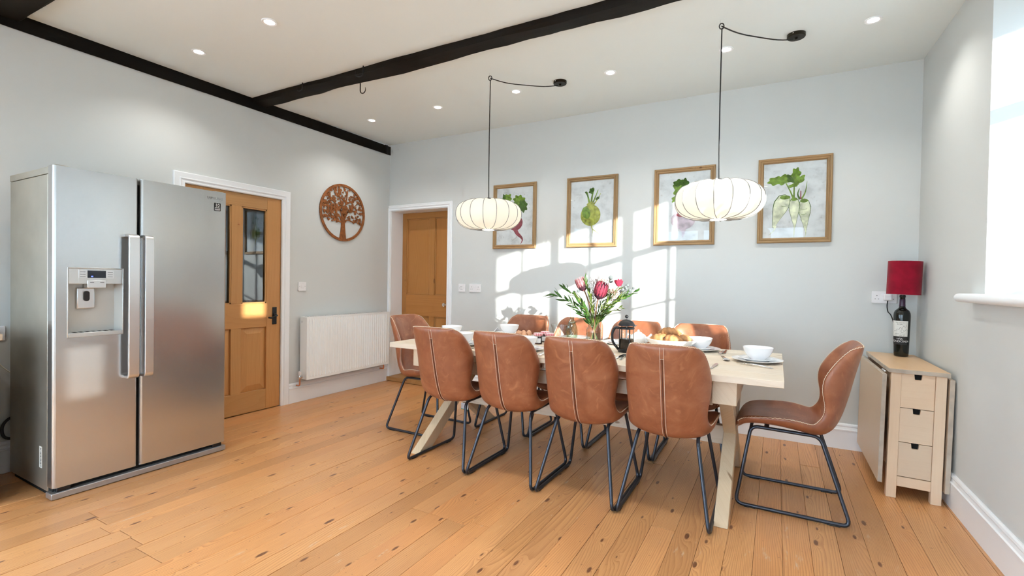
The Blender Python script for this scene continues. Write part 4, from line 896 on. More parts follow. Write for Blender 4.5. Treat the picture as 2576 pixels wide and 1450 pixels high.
    MB().tube([outer(i1-3,-.0095),outer(i1-3,.0095)], .0010, 4).build('seam_thread', stitch_m, shell, smooth=1)
    for s in (-1,1):
        pts = rounded([(s*.155,.196,.428),(s*.150,-.130,.420),(s*.226,-.262,.011),(s*.226,.262,.011)], .04, 6, closed=True)
        MB().tube(pts, .0095, 10, closed=True).build('sled_leg', metal_m, r, smooth=3.1)
        for y in (.19,-.19): MB().box(s*.226-.009,s*.226+.009,y-.028,y+.028,-.0,.006).build('foot_pad', dark_m, r, bevel=.002)
    for y in (.12,-.09): MB().box(-.155,.155,y-.012,y+.012,.418,.430).build('seat_bracket', metal_m, r, bevel=.002)
    return r
proto = chair()
CH = [((2.178,-1.615),0,'tan leather chair in the near row, farthest left with its back to us'),
      ((2.650,-1.618),0,'tan leather chair in the near row, second from the left'),
      ((3.128,-1.62),0,'tan leather chair in the near row, third from the left'),
      ((3.595,-1.612),0,'tan leather chair in the near row, nearest the table right end'),
      ((2.172,-.79),PI,'tan leather chair in the far row, behind the bowl of eggs'),
      ((2.655,-.79),PI,'tan leather chair in the far row, behind the glass bottle'),
      ((3.125,-.79),PI,'tan leather chair in the far row, behind the cafetiere'),
      ((3.597,-.79),PI,'tan leather chair in the far row, behind the pastry dish'),
      ((4.171,-1.20),PI/2,'tan leather chair seen side-on at the right table end'),
      ((1.596,-1.20),-PI/2,'tan leather chair at the left table end near the pine door')]
for i, (p, a, lb_) in enumerate(CH):
    o = proto if i == 0 else copy_tree(proto)
    o.location = (p[0],p[1],0); o.rotation_euler = (0,0,a+R.uniform(-.012,.012)); o['label'] = lb_

# ------------------------------------------------------------------ drop-leaf table with drawers
def dropleaf():
    Wd, D, H = .262, .82, .746; tl = .016
    r = empty('dropleaf_table', (4.652,-.858,0), 0, 'birch dropleaf table with three small drawers in the corner', 'table', rot=(0,tl,0))
    MB().box(-.004,Wd+.006,-.008,D-.012,H-.024,H).build('table_top', [birchy_m,birche_m], r, bevel=.002)
    tp = r.children[0]
    for p in tp.data.polygons:
        if abs(p.normal.z) < .5: p.material_index = 1
    lw = .048
    for x0 in (.008,Wd-lw-.006):
        for y0 in (.002,D-.06): MB().box(x0,x0+lw,y0,y0+.04,0.0,H-.0245).build('leg', birchz_m, r, bevel=.002)
    x0, x1 = .008+lw, Wd-lw-.006; zs = [.128,.318,.512,.7]
    body = MB(); body.box(x0-.0,x1+.0,.03,D-.07,.125,.135); body.box(x0-.012,x0-.002,.042,D-.061,.12,H-.026); body.box(x1+.002,x1+.012,.042,D-.061,.12,H-.026); body.box(x0,x1,D-.08,D-.07,.13,H-.026)
    body.build('carcass', birch_m, r)
    MB().box(x0,x1,.008,.03,.07,.126).build('bottom_rail', birch_m, r, bevel=.0015); MB().box(x0,x1,D-.055,D-.03,.07,.126).build('bottom_rail', birch_m, r, bevel=.0015)
    for k in range(3):
        a, b2 = .130+.1975*k, .130+.1975*(k+1)-.003
        if k == 2: b2 = H-.0265
        xm = (x0+x1)/2; d = MB()
        d.prism([(x0+.001,a),(x1-.001,a),(x1-.001,b2),(xm+.018,b2),(xm+.015,b2-.027),(xm+.012,b2-.030),(xm-.012,b2-.030),(xm-.015,b2-.027),(xm-.018,b2),(x0+.001,b2)], .010, .026, 'y')
        dd = d.build('drawer', birch_m, r, bevel=.001)
        MB().box(xm-.03,xm+.03,.032,.034,b2-.06,b2-.001).build('grip_shadow', void_m, dd)
    for x0_, nm in ((-.034,'l'),(Wd+.004,'r')):
        lf = MB().box(x0_,x0_+.022,-.004,D-.016,.078,H-.036).build('drop_leaf', [birch_m,birche_m], r, bevel=.0015)
        for p in lf.data.polygons:
            if abs(p.normal.x) < .5: p.material_index = 1
    for y in (.10,.68): MB().tube([(-.012,y-.035,H-.028),(-.012,y+.035,H-.028)], .005, 8).build('hinge', chrome_m, r, smooth=.6)
    return r
dropleaf()

# ------------------------------------------------------------------ wine-bottle lamp
def lamp():
    cx, cy, zb = 4.832, -.20, .7462; r = empty('bottle_lamp', (cx,cy,zb), 0, 'table lamp made from a dark wine bottle with red velvet shade', 'lamp')
    prof = [(.001,0),(.036,0),(.040,.004),(.0410,.03),(.0468,.25),(.0470,.275),(.0450,.292),(.0385,.308),(.028,.318),(.0205,.325),(.0172,.335),(.0160,.36),(.0155,.398),(.0175,.40),(.0175,.412),(.012,.416)]
    MB().lathe(prof, 40).build('bottle', bottle_m, r, smooth=.9)
    MB().lathe([(.0178,.338),(.0168,.352),(.0162,.385),(.0158,.386)], 30, cap0=False, cap1=False).build('foil_sleeve', foil_m, r, smooth=.8)
    a0, a1 = -PI/2-1.55, -PI/2+.60      # label wraps round the front, turned to the left
    def patch(za, zb_, ra, rb_, nm, m, par, a0=a0, a1=a1):
        b = MB(); n = 20; vs = []
        for k in range(n+1):
            a = a0+(a1-a0)*k/n
            vs += [(ra*math.cos(a),ra*math.sin(a),za),(rb_*math.cos(a),rb_*math.sin(a),zb_)]
        b.add(vs, [(2*k,2*k+2,2*k+3,2*k+1) for k in range(n)]); return b.build(nm, m, par, smooth=1)
    def rad(z): return .0410+(.0468-.0410)*(z-.03)/.22+.0006
    lb1 = patch(.135,.240,rad(.135),rad(.240),'paper_label',label_m,r); lb2 = patch(.080,.134,rad(.08),rad(.134),'black_label',ink_m,r)
    def wrap(body, size, ac, z, m, par, nm='label_lettering'):
        v, f = text_mb(body, size); b = MB(); b.add([((rad(z+q)+.0004)*math.cos(ac+p/.0425),(rad(z+q)+.0004)*math.sin(ac+p/.0425),z+q) for p,q,_ in v], f); b.build(nm, m, par)
    wrap('VIÑA',.0145,-PI/2-.42,.114,whiteink_m,lb2); wrap('TONDONIA',.0195,-PI/2-.42,.096,whiteink_m,lb2)
    wrap('Viña Tondonia',.0075,-PI/2-.42,.226,ink_m,lb1); wrap('RIOJA',.0105,-PI/2-.42,.214,ink_m,lb1); wrap('HARO  ·  DESDE 1877',.006,-PI/2-.45,.139,ink_m,lb1); wrap('BODEGAS   R. LOPEZ',.0055,-PI/2-.42,.150,ink_m,lb1)
    sq = []
    for k in range(60):
        t = k/59; a = -PI/2-1.2+1.6*t; z = .168+.042*t+.006*math.sin(t*26)*(.4+t); sq.append(((rad(z)+.0006)*math.cos(a),(rad(z)+.0006)*math.sin(a),z))
    MB().tube(sq, .0005, 4).build('label_signature', ink_m, lb1)
    sq = [((rad(.172)+.0012)*math.cos(-PI/2+.15+.40*math.cos(t*.2)),(rad(.172)+.0012)*math.sin(-PI/2+.15+.40*math.cos(t*.2)),.172+.010*math.sin(t*.4)) for t in range(24)]
    MB().tube(sq, .0005, 4).build('label_signature', ink_m, lb1)
    T_ = Matrix.Translation((.004,0,.418)) @ Matrix.Rotation(math.radians(1.6),4,'Y')
    b = MB(); R1 = .0935
    b.lathe([(R1-.0015,.224),(R1,.225),(R1,.0),(R1-.0015,.001),(R1-.0015,.224)], 48, M=T_, cap0=False, cap1=False); sh = b.build('lampshade', velvet_m, r, smooth=.6)
    MB().tube([T_ @ Vector((.012*math.cos(k),.012*math.sin(k),.03)) for k in (0,1.57,3.14,4.71)], .006, 6, closed=True).build('lamp_holder', plast_m, r)
    for k in range(3): MB().tube([T_ @ Vector((.01*math.cos(k*2.09),.01*math.sin(k*2.09),.03)), T_ @ Vector(((R1-.002)*math.cos(k*2.09),(R1-.002)*math.sin(k*2.09),.02))], .0012, 4).build('shade_spoke', chrome_m, sh)
    p = MB().box(-.0775,-.0295,.142,.189,.370,.415).build('plug', plast_m, r, bevel=.008, seg=3)
    MB().tube(catmull([(-.053,.165,.37),(-.056,.165,.33),(-.052,.15,.29),(-.044,.10,.27),(-.03,.06,.20),(-.02,.05,.08),(-.01,.042,.012),(.0,.036,.008)], 6), .0034, 8).build('flex', cordm, r, smooth=1)
lamp()
# ------------------------------------------------------------------ breakfast things on the table
def lathe_obj(name, prof, mat_, parent=None, seg=36, loc=(0,0,0), smooth=.9, cap0=True, cap1=True):
    return MB().lathe(prof, seg, cap0=cap0, cap1=cap1).build(name, mat_, parent, smooth=smooth, loc=loc)
bowl_p = [(.001,.002),(.036,.002),(.040,.0),(.043,.004),(.060,.020),(.074,.042),(.081,.064),(.0825,.070),(.080,.0705),(.078,.066),(.071,.044),(.056,.024),(.035,.010),(.001,.008)]
def plate_p(r): return [(.001,.001),(r*.58,.001),(r*.60,0),(r*.63,.002),(r*.80,.010),(r*.99,.0165),(r,.018),(r*.985,.0188),(r*.80,.0135),(r*.62,.0065),(.001,.006)]
proto_bowl = lathe_obj('bowl', bowl_p, white_m, loc=(0,0,-5)); proto_plate = lathe_obj('dinner_plate', plate_p(.137), white_m, seg=44, loc=(0,0,-5)); proto_side = lathe_obj('side_plate', plate_p(.103), white_m, seg=40, loc=(0,0,-5))
_first = {}
def put(src, x, y, z, label, cat, group, rz=0):
    if src.name not in _first: _first[src.name] = 1; o = src
    else: o = src.copy(); col.objects.link(o)
    o.location = (x,y,z); o.rotation_euler = (0,0,rz); return tag(o, label, cat, group)
Z = TZ+.0004
SET = [((3.99,-1.165),'at the right table end',1,1,1),((3.625,-.845),'beside the pastry dish in the far row',1,1,1),((3.60,-1.535),'at the near side chair by the right end',1,1,1),
       ((3.105,-1.535),'at the third near chair, by the cafetiere handle',1,1,1),((2.635,-1.535),'at the second near chair, below the eggs',1,1,1),((2.165,-1.575),'at the leftmost near chair',1,1,1),
       ((1.805,-1.205),'at the left table end',1,1,1),((2.125,-.835),'in the far row left of the eggs',1,1,1),((2.70,-.79),'in the far row right of the glass bottle',1,1,0),((3.085,-.845),'in the far row left of the teapot',1,1,0)]
for (x_, y_), where, a, b2, c_ in SET:
    put(proto_plate, x_, y_, Z, 'white dinner plate '+where, 'plate', 'dinner plates laid on the table')
    put(proto_side, x_, y_, Z+.0075, 'white side plate '+where, 'plate', 'side plates laid on the table')
    if c_: put(proto_bowl, x_+.004, y_+.01, Z+.0155, 'white cereal bowl '+where, 'bowl', 'cereal bowls laid on the table')
def flatware(kind):
    m = MB(); n = 16; prof = []
    for k in range(n+1):
        t = k/n; y = -.10+.20*t
        if kind == 'spoon': w_ = .0045+.004*max(0,1-t/.25)**1.5 if t < .68 else .004+.016*math.sin(PI*min(1,(t-.68)/.32*.97+.03))**.7; z = .002+.006*math.sin(PI*t) if t < .68 else .004+.004*abs((t-.84)/.16)
        elif kind == 'fork': w_ = .004+.004*max(0,1-t/.25)**1.5 if t < .62 else .011; z = .002+.007*math.sin(PI*t)
        else: w_ = .0065 if t < .45 else .010*(1-max(0,(t-.85)/.15)**2*.8); z = .0025
        prof.append((y,w_,z))
    if kind == 'fork':
        body = [p for p in prof if p[0] < .062]; 
        for i in range(4):
            xo = -.0088+.0058*i; m.tube([(xo,.058,.008),(xo,.085,.006),(xo*1.02,.102,.0035)], [.0015,.0014,.0008], 5)
    else: body = prof
    vs = []
    for y, w_, z in body: vs += [(-w_,y,z),(w_,y,z),(w_*.9,y,z+.0022),(-w_*.9,y,z+.0022)]
    nb = len(body); m.add(vs, [(i*4+q,i*4+(q+1)%4,i*4+4+(q+1)%4,i*4+4+q) for i in range(nb-1) for q in range(4)]+[(3,2,1,0),tuple((nb-1)*4+q for q in range(4))])
    o = m.build('table_'+kind, cutl_m, None, smooth=.7); o.location = (0,0,-5); return o
fk, kn, sp_ = flatware('fork'), flatware('knife'), flatware('spoon')
for src, x_, y_, rz, lb_ in ((fk,3.985,-1.345,1.10,'steel fork lying below the right-end plate'),(sp_,3.815,-1.16,-2.9,'steel spoon lying left of the right-end plate'),(kn,3.79,-1.485,-.06,'steel knife right of the near plate by the table end'),(fk,3.775,-.90,PI-.05,'steel fork right of the far plate beside the pastry dish'),(kn,3.79,-.84,PI,'steel knife right of the far plate beside the pastry dish'),
    (kn,3.255,-1.46,0,'steel knife in front of the cafetiere'),(sp_,3.285,-1.47,.05,'steel spoon in front of the cafetiere'),(kn,2.80,-1.60,.06,'steel knife right of the plate below the eggs'),(sp_,2.825,-1.60,.04,'steel spoon right of the plate below the eggs'),(kn,2.325,-1.62,.03,'steel knife right of the leftmost near plate'),(sp_,1.965,-1.14,-.5,'steel spoon near the left-end bowl'),(fk,1.955,-.86,2.6,'steel fork left of the far plate by the eggs')):
    put(src, x_, y_, Z, lb_, src.name.split('_')[1], 'cutlery laid on the table', rz)

# pastries on a trivet and dish
tv = MB(); tv.prism(rrect(-.055,.055,-.05,.05,.012), 0, .018, 'z'); o = tv.build('trivet', trivet_m, None, bevel=.003, loc=(3.455,-.93,Z)); tag(o, 'dark wooden trivet under the pastry dish', 'trivet')
o = lathe_obj('pastry_dish', [(.001,.002),(.085,.0),(.10,.004),(.145,.026),(.166,.050),(.170,.058),(.167,.0585),(.162,.051),(.140,.031),(.095,.012),(.001,.010)], white_m, seg=56, loc=(3.458,-.935,Z+.0185)); tag(o, 'wide shallow white dish heaped with pastries', 'dish')
def pastry(L_, rad_, bend, ridges, seed):
    rr = random.Random(seed); m = MB(); n = 26; seg = 14; vs = []
    for i in range(n+1):
        t = i/n; s = 2*t-1; env = max(.06,(1-abs(s)**2.2)); a = bend*s
        c0 = Vector((L_/2*math.sin(a)/max(bend,.01) if bend > .02 else L_/2*s, (1-math.cos(a))*L_/2/max(bend,.01), 0)); tg_ = Vector((math.cos(a),math.sin(a),0)); nn = Vector((-tg_.y,tg_.x,0))
        for k in range(seg):
            an = 2*PI*k/seg; q = rad_*env*(1+.16*abs(math.sin(ridges*t*PI+an*.3)))*(1+rr.uniform(-.05,.05))
            p = c0+nn*q*math.cos(an)*1.05+Vector((0,0,q*math.sin(an)*.85)); vs.append(p)
    m.add(vs, [(i*seg+k,i*seg+(k+1)%seg,i*seg+seg+(k+1)%seg,i*seg+seg+k) for i in range(n) for k in range(seg)]+[tuple(range(seg))[::-1],tuple(n*seg+k for k in range(seg))])
    return m
for i, (x_, y_, z_, L_, rd, bd, rg, rz, rx, lb_) in enumerate([(3.395,-.975,.075,.145,.038,.5,5,.35,.1,'golden croissant at the left of the pastry dish'),(3.470,-.985,.070,.165,.042,.3,6,-.15,0,'flaky raisin twist at the front of the pastry dish'),(3.440,-.905,.112,.165,.040,.4,5,.05,-.1,'golden croissant on top of the pastry heap'),(3.475,-.875,.070,.15,.038,.4,5,1.0,0,'golden croissant at the back of the pastry dish'),(3.545,-.945,.076,.115,.036,.1,3,1.1,.2,'round-ended chocolate pastry at the right of the dish')]):
    r_ = empty('pastry', (x_,y_,Z+z_), rz, lb_, 'pastry', 'pastries in the dish'); pastry(L_,rd,bd,rg,i).build('dough', pastry_m, r_, smooth=3.1, rot=(rx,0,0))
    rr = random.Random(40+i)
    for k in range(4 if i in (1,4) else 0): MB().lathe([(.001,-.005),(.006,-.003),(.007,.001),(.004,.005),(.001,.006)], 8).build('raisin', raisin_m, r_, smooth=1, loc=(rr.uniform(-L_*.35,L_*.4), -rd*.85+.004, rr.uniform(-.010,.018)))

# cafetiere
def cafetiere():
    x_, y_ = 3.228, -1.225; r = empty('cafetiere', (x_,y_,Z), .0, 'glass cafetiere with black handle and lid, half full of coffee', 'cafetiere'); q = .0475
    lathe_obj('base', [(.001,0),(q+.004,0),(q+.006,.006),(q+.004,.022),(q-.001,.022),(q-.001,.004),(.001,.004)], dark_m, r)
    lathe_obj('glass_beaker', [(q-.002,.006),(q,.012),(q,.170),(q+.003,.178)], cglass_m, r, cap1=False)
    lathe_obj('coffee', [(.001,.008),(q-.003,.009),(q-.003,.088),(.001,.0885)], coffee_m, r)
    for a in (.6,2.5,3.9,5.4): MB().box(-.004,.004,-.0012,.0012,.02,.165).build('frame_strap', dark_m, r, loc=((q+.0018)*math.cos(a),(q+.0018)*math.sin(a),0), rot=(0,0,a+PI/2))
    lathe_obj('collar', [(q+.001,.150),(q+.004,.152),(q+.004,.160),(q+.001,.162)], dark_m, r, cap0=False, cap1=False)
    lathe_obj('lid', [(q+.005,.172),(q+.006,.178),(q+.004,.184),(q-.006,.200),(.022,.211),(.008,.214),(.001,.214)], dark_m, r)
    MB().tube([(0,0,.214),(0,0,.222)], .003, 8).build('plunger_rod', chrome_m, r); lathe_obj('knob', [(.001,.220),(.008,.223),(.012,.232),(.008,.241),(.001,.244)], dark_m, r, seg=20)
    lathe_obj('filter_rod', [(.006,.09),(.006,.172)], chrome_m, r, seg=12)
    d = Vector((-.875,-.48,0)); hp = rounded([d*(q+.002)+Vector((0,0,.158)), d*(q+.028)+Vector((0,0,.160)), d*(q+.046)+Vector((0,0,.125)), d*(q+.044)+Vector((0,0,.065)), d*(q+.004)+Vector((0,0,.018))], .03, 6)
    MB().tube(hp, .0085, 10).build('handle', dark_m, r, smooth=1)
    MB().prism([(q-.004,.160),(q+.020,.178),(q-.004,.178)], -.012, .012, 'y', M=Matrix.Rotation(.5,4,'Z')).build('spout', dark_m, r)
cafetiere()
def teapot():
    r = empty('teapot', (3.215,-.86,Z), -.12, 'small white ceramic teapot behind the cafetiere', 'teapot')
    lathe_obj('body', [(.001,0),(.035,0),(.038,.004),(.055,.022),(.062,.045),(.056,.070),(.038,.086),(.030,.088),(.001,.088)], white_m, r)
    l_ = lathe_obj('lid', [(.030,.088),(.024,.096),(.010,.102),(.001,.103)], white_m, r); lathe_obj('knob', [(.004,.102),(.008,.108),(.006,.115),(.001,.116)], white_m, l_, seg=16)
    MB().tube(catmull([(.045,0,.035),(.070,0,.046),(.082,0,.070),(.098,0,.090)], 5), [.016-.0085*i/15 for i in range(16)], 12).build('spout', white_m, r, smooth=1)
    MB().tube(rounded([(-.05,0,.070),(-.085,0,.078),(-.092,0,.045),(-.055,0,.028)], .025, 6), .006, 8).build('handle', white_m, r, smooth=1)
teapot()
# eggs in a dish
o = lathe_obj('egg_dish', [(.001,.002),(.060,.0),(.066,.003),(.079,.026),(.0805,.031),(.078,.031),(.064,.008),(.001,.006)], white_m, loc=(2.345,-.985,Z)); tag(o, 'low white dish holding brown eggs', 'dish')
ep = [(.001,-.0285)]+[(.0215*math.sqrt(max(0,1-(t)**2))*(1-.12*t), t*.0285) for t in [k/8 for k in range(-7,8)]]+[(.001,.0285)]
for (x_, y_, dz, lb_) in ((2.300,-.985,0,'brown egg at the left of the egg dish'),(2.335,-1.022,.002,'brown egg at the front left of the egg dish'),(2.375,-1.028,.0,'brown egg at the front of the egg dish, pale tip up'),(2.392,-.985,.001,'brown egg at the right of the egg dish'),(2.345,-.972,.004,'brown egg in the middle of the egg dish'),(2.375,-.945,.003,'brown egg at the back right of the egg dish')):
    o = lathe_obj('egg', ep, egg_m, seg=20, loc=(x_,y_,Z+.036+dz), smooth=3.1); o.rotation_euler = (R.uniform(-.3,.3),R.uniform(-.3,.3),0); tag(o, lb_, 'egg', 'eggs in the dish')
def jam(x_, y_, kind_, label):
    r = empty('preserve_jar', (x_,y_,Z), .2, label, 'jar', 'preserve jars by the juice jug'); q = .030
    lathe_obj('glass', [(.001,0),(q-.003,0),(q,.004),(q,.055),(q-.004,.064)], cglass_m, r, cap1=False, seg=28)
    lathe_obj('contents', [(.001,.003),(q-.003,.003),(q-.003,.055),(.001,.056)], jam_m if kind_ == 'jam' else white_m, r, seg=28)
    lathe_obj('lid', [(.033,.062),(.034,.064),(.034,.077),(.031,.080),(.001,.0805)], ging_m, r, seg=32)
    b = MB(); n = 10; vs = []
    for k in range(n+1):
        a = -PI/2+.1+.9*(k/n*2-1)*.9; vs += [((q+.0006)*math.cos(a),(q+.0006)*math.sin(a),.012),((q+.0006)*math.cos(a),(q+.0006)*math.sin(a),.044)]
    b.add(vs, [(2*k,2*k+2,2*k+3,2*k+1) for k in range(n)]); lb = b.build('paper_label', jlabel_m, r, smooth=1)
    for z_ in (.020,.028,.035): MB().tube([((q+.001)*math.cos(-PI/2+.1+.5*(k/6*2-1)),(q+.001)*math.sin(-PI/2+.1+.5*(k/6*2-1)),z_) for k in range(7)], .0007, 4).build('label_print', greyink_m, lb)
jam(2.580,-1.205,'jam','jar of dark jam with red gingham lid, nearest the eggs'); jam(2.652,-1.165,'cream','pale preserve jar with red gingham lid beside the juice jug'); jam(2.575,-1.075,'jam','gingham-lidded jar standing behind the dark jam jar')
def jug():
    r = empty('juice_jug', (2.668,-1.02,Z), .1, 'clear pressed glass jug with a little orange juice', 'jug'); 
    m = MB(); seg = 48; prof = [(.040,.002),(.046,.006),(.050,.05),(.053,.09),(.0565,.118),(.058,.128)]; vs = []
    for i, (q, z_) in enumerate(prof):
        for k in range(seg):
            a = 2*PI*k/seg; fl_ = 1+(.022*math.cos(12*a) if 1 <= i <= 3 else 0); lip = .012*max(0,math.cos(a-PI+.2))**8 if i >= 4 else 0
            vs.append(((q*fl_+lip)*math.cos(a),(q*fl_+lip)*math.sin(a),z_+lip*.4))
    m.add(vs, [(i*seg+k,i*seg+(k+1)%seg,(i+1)*seg+(k+1)%seg,(i+1)*seg+k) for i in range(len(prof)-1) for k in range(seg)]+[tuple(range(seg))[::-1]]); m.build('glass', cglass_m, r, smooth=.9)
    MB().tube([(vs[(len(prof)-1)*seg+k]) for k in range(seg)], .002, 6, closed=True).build('rim', cglass_m, r, smooth=1)
    lathe_obj('orange_juice', [(.001,.004),(.043,.006),(.047,.034),(.001,.0345)], juice_m, r)
    MB().tube(rounded([(.050,0,.108),(.082,0,.115),(.090,0,.075),(.078,0,.045),(.049,0,.035)], .03, 6), .0055, 8).build('handle', cglass_m, r, smooth=1)
jug()
def diamond_bottle():
    r = empty('glass_bottle', (2.735,-.945,Z), 0, 'tall slim diamond-cut glass bottle beside the flowers', 'bottle'); seg = 36; prof = [(.001,0),(.034,0),(.038,.004)]+[(.038+.006*math.sin(PI*k/12*.9)*(1 if k < 7 else 1)-(0 if k < 6 else .0042*(k-6)), .004+.014*k) for k in range(1,13)]+[(.0145,.20),(.0135,.24),(.0135,.285),(.0155,.287),(.0155,.295),(.013,.297)]
    m = MB(); vs = []
    for i, (q, z_) in enumerate(prof):
        for k in range(seg):
            a = 2*PI*k/seg; d = .0016*(1 if (k+i) % 2 else -1) if 3 <= i <= 13 else 0; vs.append(((q+d)*math.cos(a),(q+d)*math.sin(a),z_))
    n = len(prof); m.add(vs, [(i*seg+k,i*seg+(k+1)%seg,(i+1)*seg+(k+1)%seg,(i+1)*seg+k) for i in range(n-1) for k in range(seg)]+[tuple(range(seg))[::-1]]); m.build('glass', yglass_m, r)
    lathe_obj('water', [(.001,.004),(.033,.005),(.038,.06),(.034,.10),(.022,.15),(.001,.151)], water_m, r)
diamond_bottle()

# flowers
VX, VY = 2.862, -.81
def vase():
    r = empty('flower_jar', (VX,VY,Z), 0, 'clear glass jar vase half full of water and stems', 'vase')
    lathe_obj('glass', [(.001,.001),(.050,.0),(.056,.006),(.057,.02),(.057,.088),(.053,.102),(.044,.112),(.042,.118),(.043,.134),(.0445,.138)], cglass_m, r, cap1=False)
    MB().tube([(.0445*math.cos(2*PI*k/36),.0445*math.sin(2*PI*k/36),.137) for k in range(36)], .0022, 6, closed=True).build('rim', cglass_m, r, smooth=1)
    for z_ in (.121,.128): MB().tube([(.0435*math.cos(2*PI*k/36),.0435*math.sin(2*PI*k/36),z_) for k in range(36)], .001, 5, closed=True).build('thread', cglass_m, r, smooth=1)
    lathe_obj('water', [(.001,.004),(.053,.006),(.0545,.068),(.001,.0685)], water_m, r)
vase()
lm = MB(); vs = []
for k in range(7):
    t = k/6; w_ = .5*math.sin(PI*min(1,t*.93+.05))**.8*.20; vs += [(-w_,t,.03*math.sin(PI*t)+.012),(0,t,.03*math.sin(PI*t)),(w_,t,.03*math.sin(PI*t)+.012)]
lm.add(vs, [(k*3+q,k*3+q+1,k*3+q+4,k*3+q+3) for k in range(6) for q in range(2)])
leaf_src = {}
for nm, m in (('a',leaf_m),('b',leaf2_m)):
    o = lm.build('leaf', m, None, smooth=3.1); leaf_src[nm] = o.data; bpy.data.objects.remove(o)
def stem_path(tip, base_off):
    tip = Vector(tip); b0 = Vector((VX+base_off[0],VY+base_off[1],Z+.012)); nk = Vector((VX+(tip.x-VX)*.10,VY+(tip.y-VY)*.10,Z+.135)); md = nk.lerp(tip,.5)+Vector((0,0,.02))
    md.x += (nk.x-tip.x)*.10; return [tuple(p) for p in (b0,nk,md,tip)]
def sprig(name, tip, off, label, mat_s, n, L_, lk, start=.35, r0=.0030, cat='foliage', spread=.75, droop=0):
    r = empty(name, (0,0,0), 0, label, cat, 'stems in the jar of flowers'); P = [Vector(p) for p in catmull(stem_path(tip, off), 8)]; m = len(P)
    MB().tube(P, [r0*(1-.6*i/m) for i in range(m)], 6).build('stem', mat_s, r, smooth=1)
    rr = random.Random(hash(label) % 1000 if False else sum(map(ord, label)))
    for k in range(n):
        t = start+(1-start)*(k+.5)/n; i = min(m-2, int(t*(m-1))); p = P[i].lerp(P[i+1], t*(m-1)-i); d = (P[i+1]-P[i]).normalized(); az = rr.uniform(0,6.28) if k < n-2 else rr.uniform(0,6.28)
        s1 = d.orthogonal().normalized(); s2 = d.cross(s1); out = s1*math.cos(az)+s2*math.sin(az); yv = (d*(1-.35*spread)+out*spread*rr.uniform(.5,1)).normalized(); zv = out-yv*out.dot(yv); zv = zv.normalized() if zv.length > .01 else yv.orthogonal().normalized(); xv = yv.cross(zv)
        sz = L_*rr.uniform(.75,1.15); o = bpy.data.objects.new('leaf', leaf_src[lk]); col.objects.link(o); o.parent = r
        o.matrix_local = Matrix.Translation(p) @ Matrix((xv,yv,zv)).transposed().to_4x4() @ Matrix.Diagonal((sz*1.15,sz,sz,1))
    return r, P
sprig('leaf_sprig', (2.515,-.84,1.125), (.03,.01), 'long green leaf sprig reaching farthest left from the jar', stem_m, 26, .085, 'a', .30)
sprig('leaf_sprig', (2.62,-.82,1.165), (.02,-.01), 'green leaf sprig rising left above the glass bottle', stem_m, 24, .075, 'a', .35)
sprig('leaf_sprig', (2.785,-.83,1.255), (.01,.02), 'upright sprig with a dark leafy tuft behind the pale protea', stem_m, 14, .05, 'a', .72, spread=.6)
sprig('leaf_sprig', (2.72,-.88,1.12), (.0,.01), 'olive leaf sprig below the pale protea', stem_m, 16, .055, 'b', .3)
sprig('leaf_sprig', (3.18,-.80,1.155), (-.03,.0), 'feathery green sprig reaching farthest right from the jar', stem_m, 34, .05, 'a', .35, spread=.5)
sprig('leaf_sprig', (3.08,-.86,1.10), (-.03,-.01), 'olive sprig leaning right below the rose', stem_m, 22, .06, 'b', .3)
sprig('leaf_sprig', (3.00,-.90,1.06), (-.02,.02), 'short olive sprig in front of the big red protea stem', stem_m, 16, .055, 'b', .3)
sprig('leaf_sprig', (2.80,-.92,1.05), (-.01,.02), 'short green sprig at the front of the jar', stem_m, 14, .06, 'a', .35)
sprig('leaf_sprig', (2.86,-.90,1.13), (.0,.02), 'upright olive sprig between the two protea stems', stem_m, 24, .05, 'b', .25, spread=.6)
sprig('leaf_sprig', (2.95,-.76,1.14), (-.01,-.02), 'upright green sprig behind the big red protea', stem_m, 26, .05, 'a', .25, spread=.6)
sprig('leaf_sprig', (3.06,-.78,1.18), (-.02,-.02), 'feathery grey-green sprig just below the rosebud', stem_m, 34, .036, 'b', .35, spread=.6)
sprig('leaf_sprig', (3.13,-.85,1.13), (-.03,.01), 'green sprig under the silver ball heads', stem_m, 30, .045, 'a', .3, spread=.6)
sprig('leaf_sprig', (2.79,-.74,1.17), (.02,-.02), 'olive sprig behind the pale protea stem', stem_m, 26, .045, 'b', .25, spread=.6)
sprig('leaf_sprig', (2.60,-.76,1.08), (.03,-.01), 'low green sprig behind the glass bottle neck', stem_m, 22, .065, 'a', .3)
sprig('leaf_sprig', (3.05,-.72,1.03), (-.03,-.01), 'low olive sprig leaning right over the teapot', stem_m, 20, .055, 'b', .3)
